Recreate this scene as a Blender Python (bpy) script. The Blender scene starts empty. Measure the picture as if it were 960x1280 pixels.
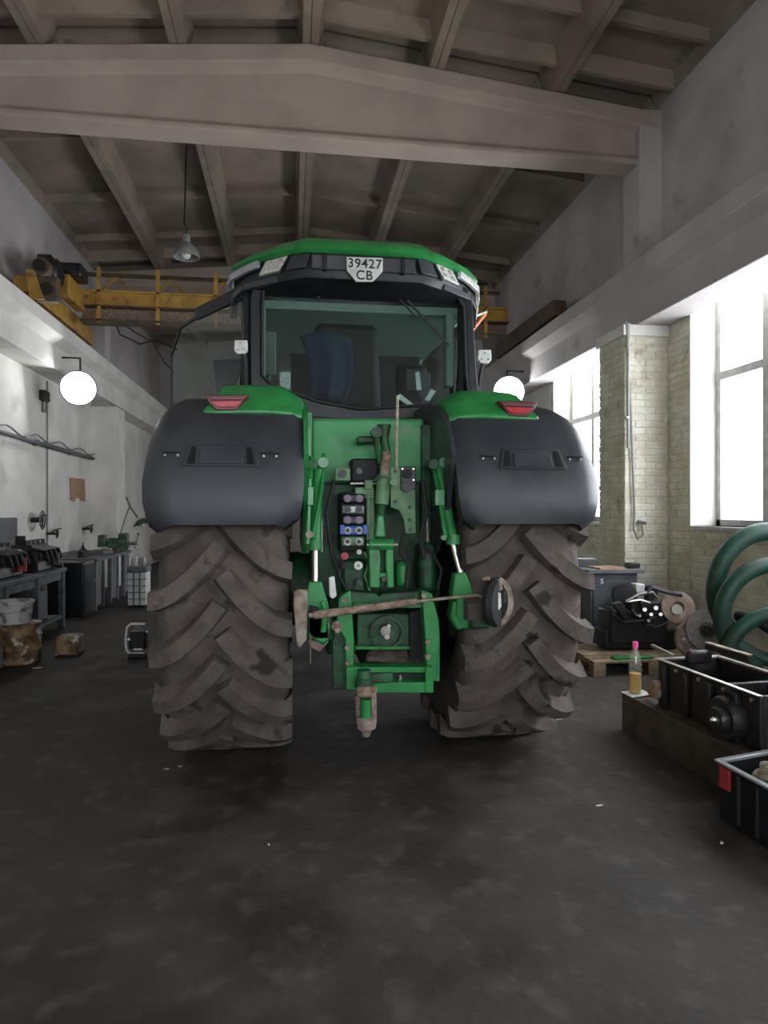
import bpy, bmesh, math, random
from mathutils import Vector, Matrix
random.seed(7)
R = math.radians
C = bpy.context.scene.collection
SC = bpy.context.scene
# ------------------------------------------------------------------ camera
F = 820.0; YAW = R(8.0); H = 1.57; CY = 637.0
cam_d = bpy.data.cameras.new('camera'); cam = bpy.data.objects.new('camera', cam_d); C.objects.link(cam)
cam_d.sensor_fit = 'VERTICAL'; cam_d.sensor_height = 36.0; cam_d.lens = 36.0*F/1280.0
cam_d.shift_y = -(640-CY)/1280.0*1.0*-1.0*-1.0
cam.location = (0, 0, H); cam.rotation_euler = (R(90), 0, -YAW)
cam_d.clip_start = 0.05
SC.camera = cam
# ------------------------------------------------------------------ world and light
W = bpy.data.worlds.new('overcast_sky'); SC.world = W; W.use_nodes = True
nt = W.node_tree; bgn = nt.nodes['Background']
bgn.inputs[0].default_value = (0.93, 0.965, 1.0, 1); bgn.inputs[1].default_value = 12.0
SC.view_settings.view_transform = 'Standard'; SC.view_settings.look = 'None'
SC.view_settings.exposure = -0.15; SC.view_settings.gamma = 1.0; SC.view_settings.use_curve_mapping = False

def portal(loc, rot, sx, sy):
    l = bpy.data.lights.new('daylight_portal', 'AREA'); l.shape = 'RECTANGLE'; l.size = sx; l.size_y = sy
    l.cycles.is_portal = True
    o = bpy.data.objects.new('daylight_portal', l); C.objects.link(o); o.location = loc; o.rotation_euler = rot
WX0, WX1 = -4.03, 4.45            # side walls
GX = 4.76                         # plane of the window glass
WINS = [(8.2, 10.75), (2.0, 6.85), (-3.6, 0.4), (15.0, 18.2)]  # last opening is unseen, added to light the far part of the room
for a, b in WINS:
    portal((GX+0.12, (a+b)/2, 2.8), (0, R(90), 0), 2.8, b-a)
portal((0.2, -5.2, 2.3), (R(90), 0, 0), 5.4, 2.0)
portal((1.65, 21.1, 2.0), (R(-90), 0, 0), 2.1, 2.6)

# ------------------------------------------------------------------ pixel helpers (960x1280 frame -> points of the place)
def ray(px, py):
    a = (px-480)/F
    return Vector((math.cos(YAW)*a+math.sin(YAW), math.cos(YAW)-math.sin(YAW)*a, (CY-py)/F))
def P(px, py, Y):                 # point on the plane y = Y
    r = ray(px, py); t = Y/r.y
    return Vector((r.x*t, Y, H+r.z*t))
def G(px, py, Z=0.0):             # point on the plane z = Z
    r = ray(px, py); t = (Z-H)/r.z
    return Vector((r.x*t, r.y*t, Z))

# ------------------------------------------------------------------ materials
def mat(name, c1, rough=0.6, metal=0.0, c2=None, scale=6.0, lo=0.4, hi=0.6, bump=0.0, bscale=40.0, emit=None, es=0.0,
        c3=None, s3=2.0, lo3=0.55, hi3=0.7, rvar=0.0, spec=0.5, rnd=0.0, coat=0.0, detail=6):
    m = bpy.data.materials.new(name); m.use_nodes = True; n = m.node_tree; L = n.links
    b = n.nodes['Principled BSDF']; b.inputs['Roughness'].default_value = rough; b.inputs['Metallic'].default_value = metal
    b.inputs['Specular IOR Level'].default_value = spec; b.inputs['Coat Weight'].default_value = coat
    b.inputs['Base Color'].default_value = (*c1, 1)
    geo = n.nodes.new('ShaderNodeNewGeometry')
    def noise(s, d=detail):
        t = n.nodes.new('ShaderNodeTexNoise'); t.inputs['Scale'].default_value = s; t.inputs['Detail'].default_value = d
        L.new(geo.outputs['Position'], t.inputs['Vector']); return t
    def ramp(src, lo, hi):
        r = n.nodes.new('ShaderNodeMapRange'); r.inputs['From Min'].default_value = lo; r.inputs['From Max'].default_value = hi
        L.new(src, r.inputs['Value']); return r.outputs[0]
    col = None
    def mix(fac, a, bcol, mode='MIX'):
        x = n.nodes.new('ShaderNodeMix'); x.data_type = 'RGBA'; x.blend_type = mode
        if isinstance(fac, float): x.inputs[0].default_value = fac
        else: L.new(fac, x.inputs[0])
        if isinstance(a, tuple): x.inputs[6].default_value = (*a, 1)
        else: L.new(a, x.inputs[6])
        if isinstance(bcol, tuple): x.inputs[7].default_value = (*bcol, 1)
        else: L.new(bcol, x.inputs[7])
        return x.outputs[2]
    if c2:
        f = ramp(noise(scale).outputs[0], lo, hi); col = mix(f, c1, c2)
        if rvar:
            rr = n.nodes.new('ShaderNodeMapRange'); rr.inputs['To Min'].default_value = rough-rvar; rr.inputs['To Max'].default_value = rough+rvar
            L.new(f, rr.inputs['Value']); L.new(rr.outputs[0], b.inputs['Roughness'])
    if c3:
        f3 = ramp(noise(s3).outputs[0], lo3, hi3); col = mix(f3, col if col else c1, c3)
    if rnd:
        oi = n.nodes.new('ShaderNodeObjectInfo'); mr = n.nodes.new('ShaderNodeMapRange')
        mr.inputs['To Min'].default_value = 1-rnd; mr.inputs['To Max'].default_value = 1.0
        L.new(oi.outputs['Random'], mr.inputs['Value'])
        hs = n.nodes.new('ShaderNodeHueSaturation'); L.new(mr.outputs[0], hs.inputs['Value'])
        if col: L.new(col, hs.inputs['Color'])
        else: hs.inputs['Color'].default_value = (*c1, 1)
        col = hs.outputs[0]
    if col: L.new(col, b.inputs['Base Color'])
    if bump:
        bn = n.nodes.new('ShaderNodeBump'); bn.inputs['Strength'].default_value = min(1.0, bump); bn.inputs['Distance'].default_value = 0.02
        L.new(noise(bscale).outputs[0], bn.inputs['Height']); L.new(bn.outputs[0], b.inputs['Normal'])
    if emit:
        b.inputs['Emission Color'].default_value = (*emit, 1); b.inputs['Emission Strength'].default_value = es
    return m
def glass(name, col=(0.9, 0.95, 0.93), rough=0.02, trans=0.9, ior=1.45, milk=0.0):
    m = bpy.data.materials.new(name); m.use_nodes = True; n = m.node_tree; L = n.links
    for x in list(n.nodes): n.nodes.remove(x)
    out = n.nodes.new('ShaderNodeOutputMaterial'); t = n.nodes.new('ShaderNodeBsdfTransparent'); t.inputs[0].default_value = (*[c*trans for c in col], 1)
    g = n.nodes.new('ShaderNodeBsdfGlossy'); g.inputs['Roughness'].default_value = rough
    fr = n.nodes.new('ShaderNodeFresnel'); fr.inputs[0].default_value = ior
    mx = n.nodes.new('ShaderNodeMixShader'); ge = n.nodes.new('ShaderNodeNewGeometry'); sb = n.nodes.new('ShaderNodeMath'); sb.operation = 'SUBTRACT'; sb.inputs[0].default_value = 1.0
    mu = n.nodes.new('ShaderNodeMath'); mu.operation = 'MULTIPLY'; L.new(ge.outputs['Backfacing'], sb.inputs[1]); L.new(sb.outputs[0], mu.inputs[0]); L.new(fr.outputs[0], mu.inputs[1])
    L.new(mu.outputs[0], mx.inputs[0]); L.new(t.outputs[0], mx.inputs[1]); L.new(g.outputs[0], mx.inputs[2])
    last = mx.outputs[0]
    if milk:
        df = n.nodes.new('ShaderNodeBsdfDiffuse'); df.inputs[0].default_value = (.85, .87, .86, 1); m2 = n.nodes.new('ShaderNodeMixShader'); m2.inputs[0].default_value = milk
        L.new(last, m2.inputs[1]); L.new(df.outputs[0], m2.inputs[2]); last = m2.outputs[0]
    L.new(last, out.inputs[0]); return m

M = {}
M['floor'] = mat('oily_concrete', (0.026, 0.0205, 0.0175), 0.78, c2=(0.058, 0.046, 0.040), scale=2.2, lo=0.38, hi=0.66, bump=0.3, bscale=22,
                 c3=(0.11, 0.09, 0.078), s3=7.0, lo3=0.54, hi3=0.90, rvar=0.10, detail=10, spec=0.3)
M['ceil'] = mat('dusty_concrete', (0.31, 0.245, 0.19), 0.9, c2=(0.22, 0.174, 0.134), scale=1.2, bump=0.2, bscale=18, c3=(0.15, 0.13, 0.11), s3=4, lo3=0.62, hi3=0.8)
M['beamc'] = mat('limewashed_concrete', (0.43, 0.342, 0.29), 0.9, c2=(0.365, 0.29, 0.245), scale=1.5, bump=0.25, bscale=22)
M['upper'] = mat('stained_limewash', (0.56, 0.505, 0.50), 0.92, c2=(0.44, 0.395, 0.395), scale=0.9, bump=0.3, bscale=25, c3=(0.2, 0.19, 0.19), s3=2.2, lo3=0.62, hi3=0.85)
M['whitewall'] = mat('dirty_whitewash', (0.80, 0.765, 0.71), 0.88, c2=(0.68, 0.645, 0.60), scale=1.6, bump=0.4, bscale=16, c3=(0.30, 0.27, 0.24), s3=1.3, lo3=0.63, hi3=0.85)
M['brick'] = mat('whitewashed_brick', (0.76, 0.72, 0.63), 0.9, c2=(0.63, 0.57, 0.46), scale=4, bump=0.6, bscale=40, c3=(0.30, 0.22, 0.16), s3=5, lo3=0.60, hi3=0.80, rnd=0.09)
M['mortar'] = mat('limed_mortar', (0.70, 0.665, 0.585), 0.95, c2=(0.58, 0.53, 0.44), scale=9, bump=0.5, bscale=60)
M['winframe'] = mat('white_painted_frame', (0.62, 0.62, 0.60), 0.6, c2=(0.5, 0.5, 0.48), scale=8)
M['pane'] = glass('window_glass', (0.97, 0.99, 1.0), 0.05, 0.97)
M['tyre'] = mat('dusty_rubber', (0.078, 0.061, 0.053), 0.9, c2=(0.145, 0.115, 0.100), scale=5, lo=0.36, hi=0.64, bump=0.5, bscale=35,
                c3=(0.035, 0.027, 0.024), s3=5, lo3=0.58, hi3=0.66, spec=0.3)
M['fender'] = mat('charcoal_plastic', (0.030, 0.033, 0.042), 0.42, c2=(0.043, 0.046, 0.055), scale=3, rvar=0.07, bump=0.05, bscale=200)
M['black'] = mat('black_paint', (0.007, 0.008, 0.010), 0.4, c2=(0.013, 0.013, 0.016), scale=9, spec=0.4)
M['blackmatt'] = mat('black_rubber', (0.013, 0.013, 0.014), 0.7)
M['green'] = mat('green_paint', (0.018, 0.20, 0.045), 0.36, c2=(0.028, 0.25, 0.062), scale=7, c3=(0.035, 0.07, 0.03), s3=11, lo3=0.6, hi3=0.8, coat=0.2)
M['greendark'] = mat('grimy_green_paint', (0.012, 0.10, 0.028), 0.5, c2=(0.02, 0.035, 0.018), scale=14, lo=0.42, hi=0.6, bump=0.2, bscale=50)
M['greenpale'] = mat('dusty_green_paint', (0.16, 0.30, 0.15), 0.55, c2=(0.10, 0.22, 0.10), scale=12)
M['greendust'] = mat('dusty_green_panel', (0.055, 0.33, 0.11), 0.5, c2=(0.22, 0.40, 0.24), scale=4.5, lo=0.5, hi=0.75)
M['chrome'] = mat('worn_chrome', (0.62, 0.58, 0.54), 0.3, 1.0)
M['steel'] = mat('dull_steel', (0.34, 0.33, 0.32), 0.45, 0.8, c2=(0.22, 0.2, 0.19), scale=20)
M['darksteel'] = mat('oily_dark_steel', (0.022, 0.022, 0.025), 0.35, 0.5, c2=(0.05, 0.045, 0.042), scale=18, bump=0.2, bscale=60)
M['rust'] = mat('rusty_steel', (0.20, 0.12, 0.085), 0.8, 0.1, c2=(0.34, 0.26, 0.21), scale=25, bump=0.5, bscale=90)
M['rustpale'] = mat('worn_rusty_steel', (0.36, 0.30, 0.25), 0.7, 0.2, c2=(0.20, 0.14, 0.10), scale=14, bump=0.3, bscale=60)
M['red'] = mat('red_lens', (0.55, 0.02, 0.03), 0.2, c2=(0.42, 0.01, 0.02), scale=30, coat=0.6)
M['redpaint'] = mat('red_plastic', (0.38, 0.03, 0.03), 0.45)
M['darkred'] = mat('dark_red_rim', (0.10, 0.012, 0.015), 0.3)
M['white'] = mat('white_plastic', (0.72, 0.72, 0.70), 0.5, c2=(0.6, 0.6, 0.57), scale=15)
M['lens'] = mat('clear_lamp_lens', (0.72, 0.72, 0.68), 0.15, c2=(0.45, 0.45, 0.43), scale=60, coat=1.0)
M['lensgrey'] = mat('grey_lamp_lens', (0.30, 0.31, 0.32), 0.2, coat=1.0)
M['blue'] = mat('blue_plastic', (0.03, 0.09, 0.40), 0.4)
M['purple'] = mat('purple_grey_plastic', (0.16, 0.10, 0.17), 0.4)
M['cabglass'] = glass('tinted_cab_glass', (0.86, 0.93, 0.91), 0.02, 0.96, 1.5)
M['doorglass'] = glass('door_glass', (0.86, 0.94, 0.91), 0.03, 0.98, 1.7)
M['seat'] = mat('black_upholstery', (0.010, 0.010, 0.012), 0.75, bump=0.2, bscale=300)
M['lining'] = mat('grey_green_lining', (0.20, 0.25, 0.22), 0.8)
M['jacket'] = mat('navy_cloth', (0.018, 0.032, 0.06), 0.85, bump=0.4, bscale=60)
M['paper'] = mat('pale_paper', (0.60, 0.68, 0.66), 0.7)
M['yellow'] = mat('crane_yellow', (0.48, 0.27, 0.045), 0.6, c2=(0.34, 0.18, 0.04), scale=4, c3=(0.12, 0.08, 0.04), s3=8, lo3=0.6, hi3=0.75)
M['yellowdark'] = mat('grimy_yellow', (0.12, 0.08, 0.04), 0.7, c2=(0.07, 0.05, 0.035), scale=7)
M['benchblue'] = mat('blue_grey_paint', (0.085, 0.115, 0.145), 0.6, c2=(0.05, 0.065, 0.08), scale=9)
M['panelgrey'] = mat('grey_paint', (0.13, 0.13, 0.14), 0.7, c2=(0.09, 0.09, 0.10), scale=5)
M['cabinet'] = mat('dark_grey_cabinet', (0.075, 0.085, 0.10), 0.5, c2=(0.05, 0.058, 0.07), scale=6)
M['wood'] = mat('worn_pallet_wood', (0.33, 0.24, 0.16), 0.85, c2=(0.20, 0.14, 0.09), scale=9, bump=0.4, bscale=50, rnd=0.25)
M['oilwood'] = mat('oil_soaked_wood', (0.035, 0.026, 0.018), 0.6, c2=(0.07, 0.052, 0.036), scale=7, bump=0.4, bscale=40)
M['cardboard'] = mat('brown_cardboard', (0.46, 0.27, 0.16), 0.85, c2=(0.36, 0.2, 0.11), scale=11)
M['hose'] = mat('green_rubber_hose', (0.012, 0.070, 0.048), 0.5, c2=(0.018, 0.05, 0.037), scale=8, c3=(0.05, 0.05, 0.045), s3=5, lo3=0.55, hi3=0.75)
M['rope'] = mat('cream_rope', (0.52, 0.46, 0.36), 0.9, c2=(0.36, 0.30, 0.22), scale=30, bump=0.5, bscale=120)
M['pink'] = mat('pink_cap', (0.75, 0.08, 0.34), 0.4)
M['oil'] = mat('amber_oil', (0.62, 0.36, 0.03), 0.15, coat=0.5)
M['petg'] = glass('clear_bottle', (0.93, 0.95, 0.93), 0.08, 0.95, 1.8, milk=.12)
M['clay'] = mat('pinkish_cast_metal', (0.50, 0.36, 0.29), 0.6, c2=(0.36, 0.27, 0.23), scale=16)
M['disc'] = mat('grey_friction_disc', (0.22, 0.20, 0.195), 0.55, 0.3, c2=(0.15, 0.13, 0.125), scale=20)
M['bucket'] = mat('dirty_white_bucket', (0.55, 0.54, 0.53), 0.6, c2=(0.22, 0.18, 0.17), scale=11, lo=0.52, hi=0.62)
M['drum'] = mat('stained_drum', (0.30, 0.20, 0.10), 0.6, c2=(0.10, 0.055, 0.03), scale=8, c3=(0.62, 0.56, 0.48), s3=7, lo3=0.56, hi3=0.62)
M['cable'] = mat('grey_cable', (0.24, 0.23, 0.22), 0.7)
M['cableblk'] = mat('black_cable', (0.015, 0.015, 0.016), 0.6)
M['lamp'] = mat('lit_floodlight', (1, 1, 1), 0.5, emit=(0.93, 0.98, 1.0), es=40)
M['lampbody'] = mat('grey_enamel_shade', (0.26, 0.26, 0.25), 0.5, c2=(0.18, 0.17, 0.16), scale=10)
M['ink'] = mat('black_lettering', (0.015, 0.015, 0.015), 0.5)
M['enamel'] = mat('white_enamel_plate', (0.66, 0.67, 0.64), 0.4, c2=(0.52, 0.53, 0.50), scale=14)
M['castgreen'] = mat('green_cast_vise', (0.06, 0.11, 0.06), 0.6, c2=(0.03, 0.05, 0.03), scale=12)
M['engineblk'] = mat('greasy_black_casting', (0.010, 0.009, 0.011), 0.45, 0.0, spec=0.35, c2=(0.022, 0.017, 0.019), scale=16, bump=0.3, bscale=50)
M['orange'] = mat('orange_reflector', (0.75, 0.16, 0.05), 0.4)
M['rimyel'] = mat('yellow_wheel_paint', (0.55, 0.36, 0.02), 0.45)

# ------------------------------------------------------------------ mesh builder
def rootloc(p):
    v = Vector((0, 0, 0))
    while p is not None: v = v+p.location; p = p.parent
    return v
class MB:
    def __init__(s): s.v = []; s.f = []
    def add(s, vs, fs):
        o = len(s.v); s.v += [Vector(v) for v in vs]; s.f += [[i+o for i in f] for f in fs]; return s
    def hexa(s, b, t):            # bottom ring, top ring
        n = len(b); return s.add(list(b)+list(t), [list(range(n))[::-1], list(range(n, 2*n))]+[[i, (i+1) % n, n+(i+1) % n, n+i] for i in range(n)])
    def box(s, x0, x1, y0, y1, z0, z1, rot=0, taper=0.0):
        cx, cy = (x0+x1)/2, (y0+y1)/2
        def q(x, y, z, k=0):
            dx, dy = (x-cx)*(1-k), (y-cy)*(1-k)
            return Vector((cx+dx*math.cos(rot)-dy*math.sin(rot), cy+dx*math.sin(rot)+dy*math.cos(rot), z))
        return s.hexa([q(x0, y0, z0), q(x1, y0, z0), q(x1, y1, z0), q(x0, y1, z0)], [q(x0, y0, z1, taper), q(x1, y0, z1, taper), q(x1, y1, z1, taper), q(x0, y1, z1, taper)])
    def prism(s, pts, d):         # polygon pts extruded by vector d
        d = Vector(d); return s.hexa([Vector(p) for p in pts], [Vector(p)+d for p in pts])
    def poly(s, pxs, Y, d):       # outline given in the frame, standing at depth Y, thickness d
        return s.prism([P(x, y, Y) for x, y in pxs], (0, d, 0))
    def pbox(s, x0, x1, y0, y1, Y, d): return s.poly([(x0, y1), (x1, y1), (x1, y0), (x0, y0)], Y, d)
    def bar(s, a, b, w, h, up=(0, 0, 1)):
        a, b = Vector(a), Vector(b); d = (b-a).normalized(); up = Vector(up)
        if abs(d.dot(up)) > 0.99: up = Vector((0, 1, 0))
        sx = d.cross(up).normalized()*w/2; sz = sx.cross(d).normalized()*h/2
        return s.hexa([a-sx-sz, a+sx-sz, a+sx+sz, a-sx+sz], [b-sx-sz, b+sx-sz, b+sx+sz, b-sx+sz])
    def tube(s, pts, r, n=10, caps=True):
        pts = [Vector(p) for p in pts]; rs = r if isinstance(r, (list, tuple)) else [r]*len(pts)
        o = len(s.v); prev = None
        for i, p in enumerate(pts):
            t = (pts[min(i+1, len(pts)-1)]-pts[max(i-1, 0)]).normalized()
            if prev is None:
                u = Vector((0, 0, 1)) if abs(t.z) < 0.9 else Vector((1, 0, 0)); a = t.cross(u).normalized()
            else: a = (prev-t*prev.dot(t)).normalized()
            prev = a; b = t.cross(a)
            for k in range(n):
                an = 2*math.pi*k/n; s.v.append(p+(a*math.cos(an)+b*math.sin(an))*rs[i])
        for i in range(len(pts)-1):
            for k in range(n):
                k2 = (k+1) % n; s.f.append([o+i*n+k, o+i*n+k2, o+(i+1)*n+k2, o+(i+1)*n+k])
        if caps: s.f.append([o+k for k in range(n)][::-1]); s.f.append([o+(len(pts)-1)*n+k for k in range(n)])
        return s
    def cyl(s, a, b, r, r2=None, n=16): return s.tube([a, b], [r, r if r2 is None else r2], n)
    def lathe(s, prof, c, axis=(0, 0, 1), n=24, closed=False):   # prof: (r, t along the axis)
        ax = Vector(axis).normalized(); u = Vector((0, 0, 1)) if abs(ax.z) < 0.9 else Vector((1, 0, 0))
        a = ax.cross(u).normalized(); b = ax.cross(a); c = Vector(c); o = len(s.v); m = len(prof)
        for k in range(n):
            an = 2*math.pi*k/n; d = a*math.cos(an)+b*math.sin(an)
            for r, t in prof: s.v.append(c+d*r+ax*t)
        for k in range(n):
            k2 = (k+1) % n
            for i in range(m if closed else m-1):
                i2 = (i+1) % m; s.f.append([o+k*m+i, o+k2*m+i, o+k2*m+i2, o+k*m+i2])
        return s
    def grid(s, rows):
        o = len(s.v); m = len(rows[0])
        for r in rows: s.v += [Vector(v) for v in r]
        for i in range(len(rows)-1):
            for j in range(m-1): s.f.append([o+i*m+j, o+i*m+j+1, o+(i+1)*m+j+1, o+(i+1)*m+j])
        return s
    def ball(s, c, r, n=12, sc=(1, 1, 1)):
        c = Vector(c); rows = []
        for i in range(n//2+1):
            p = math.pi*i/(n//2); rows.append([c+Vector((math.sin(p)*math.cos(2*math.pi*j/n)*sc[0], math.sin(p)*math.sin(2*math.pi*j/n)*sc[1], math.cos(p)*sc[2]))*r for j in range(n+1)])
        return s.grid(rows)
    def mesh(s, name, m, off=Vector((0, 0, 0)), ang=35):
        me = bpy.data.meshes.new(name); me.from_pydata([v-off for v in s.v], [], s.f)
        bm = bmesh.new(); bm.from_mesh(me); bmesh.ops.remove_doubles(bm, verts=bm.verts, dist=1e-5)
        bmesh.ops.recalc_face_normals(bm, faces=bm.faces); bm.to_mesh(me); bm.free()
        me.polygons.foreach_set('use_smooth', [True]*len(me.polygons)); me.set_sharp_from_angle(angle=R(ang))
        me.materials.append(m); me.update(); return me
    def build(s, name, m, parent=None, loc=None, bevel=0.0, solid=0.0, **tags):
        if isinstance(m, str): m = M[m]
        if parent is None:
            if loc is None:
                xs = [v.x for v in s.v]; ys = [v.y for v in s.v]; zs = [v.z for v in s.v]
                loc = Vector(((min(xs)+max(xs))/2, (min(ys)+max(ys))/2, min(zs)))
            loc = Vector(loc); off = loc
        else: off = rootloc(parent); loc = Vector((0, 0, 0))
        o = bpy.data.objects.new(name, s.mesh(name, m, off)); C.objects.link(o); o.location = loc
        if parent is not None: o.parent = parent
        if solid:
            k = o.modifiers.new('thickness', 'SOLIDIFY'); k.thickness = solid; k.offset = 0
        if bevel:
            k = o.modifiers.new('bevel', 'BEVEL'); k.width = bevel; k.segments = 2; k.limit_method = 'ANGLE'; k.angle_limit = R(40)
        for a, b in tags.items(): o[a] = b
        return o
def thing(name, label, cat, loc=(0, 0, 0), group=None):
    o = bpy.data.objects.new(name, None); C.objects.link(o); o.location = Vector(loc); o.empty_display_size = 0.2
    o['label'] = label; o['category'] = cat
    if group: o['group'] = group
    return o
def holder(name, loc=(0, 0, 0)):
    o = bpy.data.objects.new(name, None); C.objects.link(o); o.location = Vector(loc); o['kind'] = 'structure'; return o
def sub(name, parent):            # an empty part
    o = bpy.data.objects.new(name, None); C.objects.link(o); o.parent = parent; return o
def instance(name, me, parent, loc, rot=(0, 0, 0), scale=(1, 1, 1)):
    o = bpy.data.objects.new(name, me); C.objects.link(o); o.parent = parent; o.location = Vector(loc); o.rotation_euler = rot; o.scale = scale; return o
def text_mesh(body, size, m, ext=0.001, sx=1.0):
    cu = bpy.data.curves.new('lettering', 'FONT'); cu.body = body; cu.size = size; cu.extrude = ext; cu.align_x = 'CENTER'; cu.align_y = 'CENTER'
    cu.space_character = 1.1; cu.offset = 0.0012 if size < 0.2 else 0
    t = bpy.data.objects.new('tmp', cu); C.objects.link(t); dg = bpy.context.evaluated_depsgraph_get(); dg.update()
    me = bpy.data.meshes.new_from_object(t.evaluated_get(dg)); bpy.data.objects.remove(t)
    me.materials.clear(); me.materials.append(m); return me

# ================================================================== SETTING
Y0, Y1 = -5.0, 20.9
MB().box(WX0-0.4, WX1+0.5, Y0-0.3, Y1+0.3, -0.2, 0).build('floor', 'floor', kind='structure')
# left wall
wl = MB().box(WX0-0.35, WX0, Y0, Y1, 0, 3.75).build('wall_left', 'whitewall', kind='structure')
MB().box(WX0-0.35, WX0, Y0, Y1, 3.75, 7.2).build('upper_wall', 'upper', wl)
# right wall with window openings; recessed mortar bed where bricks are laid proud
wr = holder('wall_right', (WX1, 7, 0))
SILL, TOP = 1.39, 4.22
def wr_seg(y0, y1, z0, z1, m='mortar', nm='wall_core'): MB().box(WX1+0.012, WX1+0.42, y0, y1, z0, z1).build(nm, m, wr)
prev = Y0
for a, b in sorted(WINS):
    wr_seg(prev, a, 0, TOP); wr_seg(a, b, 0, SILL); prev = b
wr_seg(prev, Y1, 0, TOP)
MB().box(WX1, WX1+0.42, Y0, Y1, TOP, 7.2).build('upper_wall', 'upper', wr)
MB().box(WX1, WX1+0.05, 10.9, Y1, 0, TOP).build('plaster', 'whitewall', wr)
MB().box(WX1, WX1+0.05, Y0, -3.7, 0, TOP).build('plaster', 'whitewall', wr)
# bricks
BL, BH = 0.262, 0.082
brick_me = []
for k in range(7):
    bm_ = MB(); L, hh, t = BL-0.008, BH-0.008, 0.05
    def j(): return random.uniform(-0.004, 0.004)
    b = [Vector((t, -L/2, -hh/2)), Vector((t, L/2, -hh/2)), Vector((t, L/2, hh/2)), Vector((t, -L/2, hh/2))]
    m_ = [Vector((-0.002, -L/2+j(), -hh/2+j())), Vector((-0.002, L/2+j(), -hh/2+j())), Vector((-0.002, L/2+j(), hh/2+j())), Vector((-0.002, -L/2+j(), hh/2+j()))]
    f_ = [Vector((-0.009+j(), v.y*0.93, v.z*0.8)) for v in m_]
    bm_.hexa(b, m_); o_ = len(bm_.v); bm_.v += f_; a_ = [4, 5, 6, 7]; c_ = [o_, o_+1, o_+2, o_+3]
    bm_.f.remove([4, 5, 6, 7]); bm_.f += [[a_[i], a_[(i+1) % 4], c_[(i+1) % 4], c_[i]] for i in range(4)]+[c_]
    brick_me.append(bm_.mesh('brick', M['brick'], ang=20))
# every brick slot: (distance, position, rotation, length factor)
def lay(rects, origin, rot):
    # rects in wall coordinates (u along the wall, z); origin/rot place u=0
    out = []
    for (u0, u1, z0, z1) in rects:
        n = int((z1-z0)/BH)
        for i in range(n):
            z = z0+(i+0.5)*BH; u = u0-(BL/2 if i % 2 else 0)
            while u < u1-0.03:
                a, b = max(u, u0), min(u+BL, u1)
                if b-a > 0.05: out.append(((a+b)/2, z, (b-a)/BL))
                u += BL
    return out
def place_bricks(parent, slots, to_world, rotz, limit=300):
    ws = [(to_world(u, z), s) for u, z, s in slots]
    cp = Vector((0, 0, H)); ws.sort(key=lambda q: (q[0]-cp).length+(50 if (q[0].y < 4.2) else 0))
    pl = rootloc(parent)
    for (w, s) in ws[:limit]:
        me = random.choice(brick_me)
        instance('brick', me, parent, w-pl, (random.uniform(-.012, .012), random.uniform(-.01, .01), rotz), (1, s, 1))
    if ws[limit:]:
        mb = MB(); Rz = Matrix.Rotation(rotz, 3, 'Z')
        for (w, s) in ws[limit:]:
            me = random.choice(brick_me)
            mb.add([w+Rz @ Vector((v.co.x, v.co.y*s, v.co.z)) for v in me.vertices], [list(p.vertices) for p in me.polygons])
        mb.build('brickwork', 'brick', parent)['kind'] = 'stuff'
rects = [(6.85, 7.3, 0, 3.75), (7.95, 8.2, 0, 3.75), (8.2, 10.75, 0, 1.35), (2.0, 6.85, 0, 1.35), (0.4, 2.0, 0, 3.75), (-3.6, 0.4, 0, 1.35), (10.75, 10.9, 0, 3.75)]
place_bricks(wr, lay(rects, 0, 0), lambda u, z: Vector((WX1+0.012, u, z)), 0)
# wall reveals painted white, sills, windows
for i, (a, b) in enumerate(WINS):
    w = holder('window_%d' % (i+1), (GX, (a+b)/2, SILL))
    MB().box(WX1-0.015, GX+0.05, a-0.02, b+0.02, SILL-0.05, SILL).build('window_sill', 'winframe', w, bevel=0.006)
    MB().box(WX1-0.004, GX+0.05, b-0.012, b+0.01, SILL, TOP).build('reveal', 'whitewall', w)
    MB().box(WX1-0.004, GX+0.05, a-0.01, a+0.012, SILL, TOP).build('reveal', 'whitewall', w)
    MB().box(WX1-0.004, GX+0.05, a, b, TOP-0.012, TOP+0.01).build('reveal', 'whitewall', w)
    fr = MB()
    fr.box(GX, GX+0.09, b-0.09, b-0.012, SILL, TOP); fr.box(GX, GX+0.09, a+0.012, a+0.09, SILL, TOP)
    fr.box(GX, GX+0.09, a, b, SILL, SILL+0.07); fr.box(GX, GX+0.09, a, b, TOP-0.07, TOP-0.012)
    fr.build('window_frame', 'winframe', w, bevel=0.004)
    n = max(2, round((b-a)/0.82)); pw = (b-a)/n
    for k in range(1, n):
        MB().box(GX-0.01, GX+0.08, a+k*pw-0.045, a+k*pw+0.045, SILL, TOP).build('mullion', 'winframe', w, bevel=0.004)
    MB().box(GX-0.012, GX+0.085, a+0.01, b-0.01, 3.02, 3.11).build('transom', 'winframe', w, bevel=0.004)
    for k in range(n):
        for z0, z1 in ((SILL+0.06, 3.03), (3.10, TOP-0.06)):
            MB().box(GX+0.04, GX+0.046, a+k*pw+0.03, a+(k+1)*pw-0.03, z0, z1).build('pane', 'pane', w)
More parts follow.
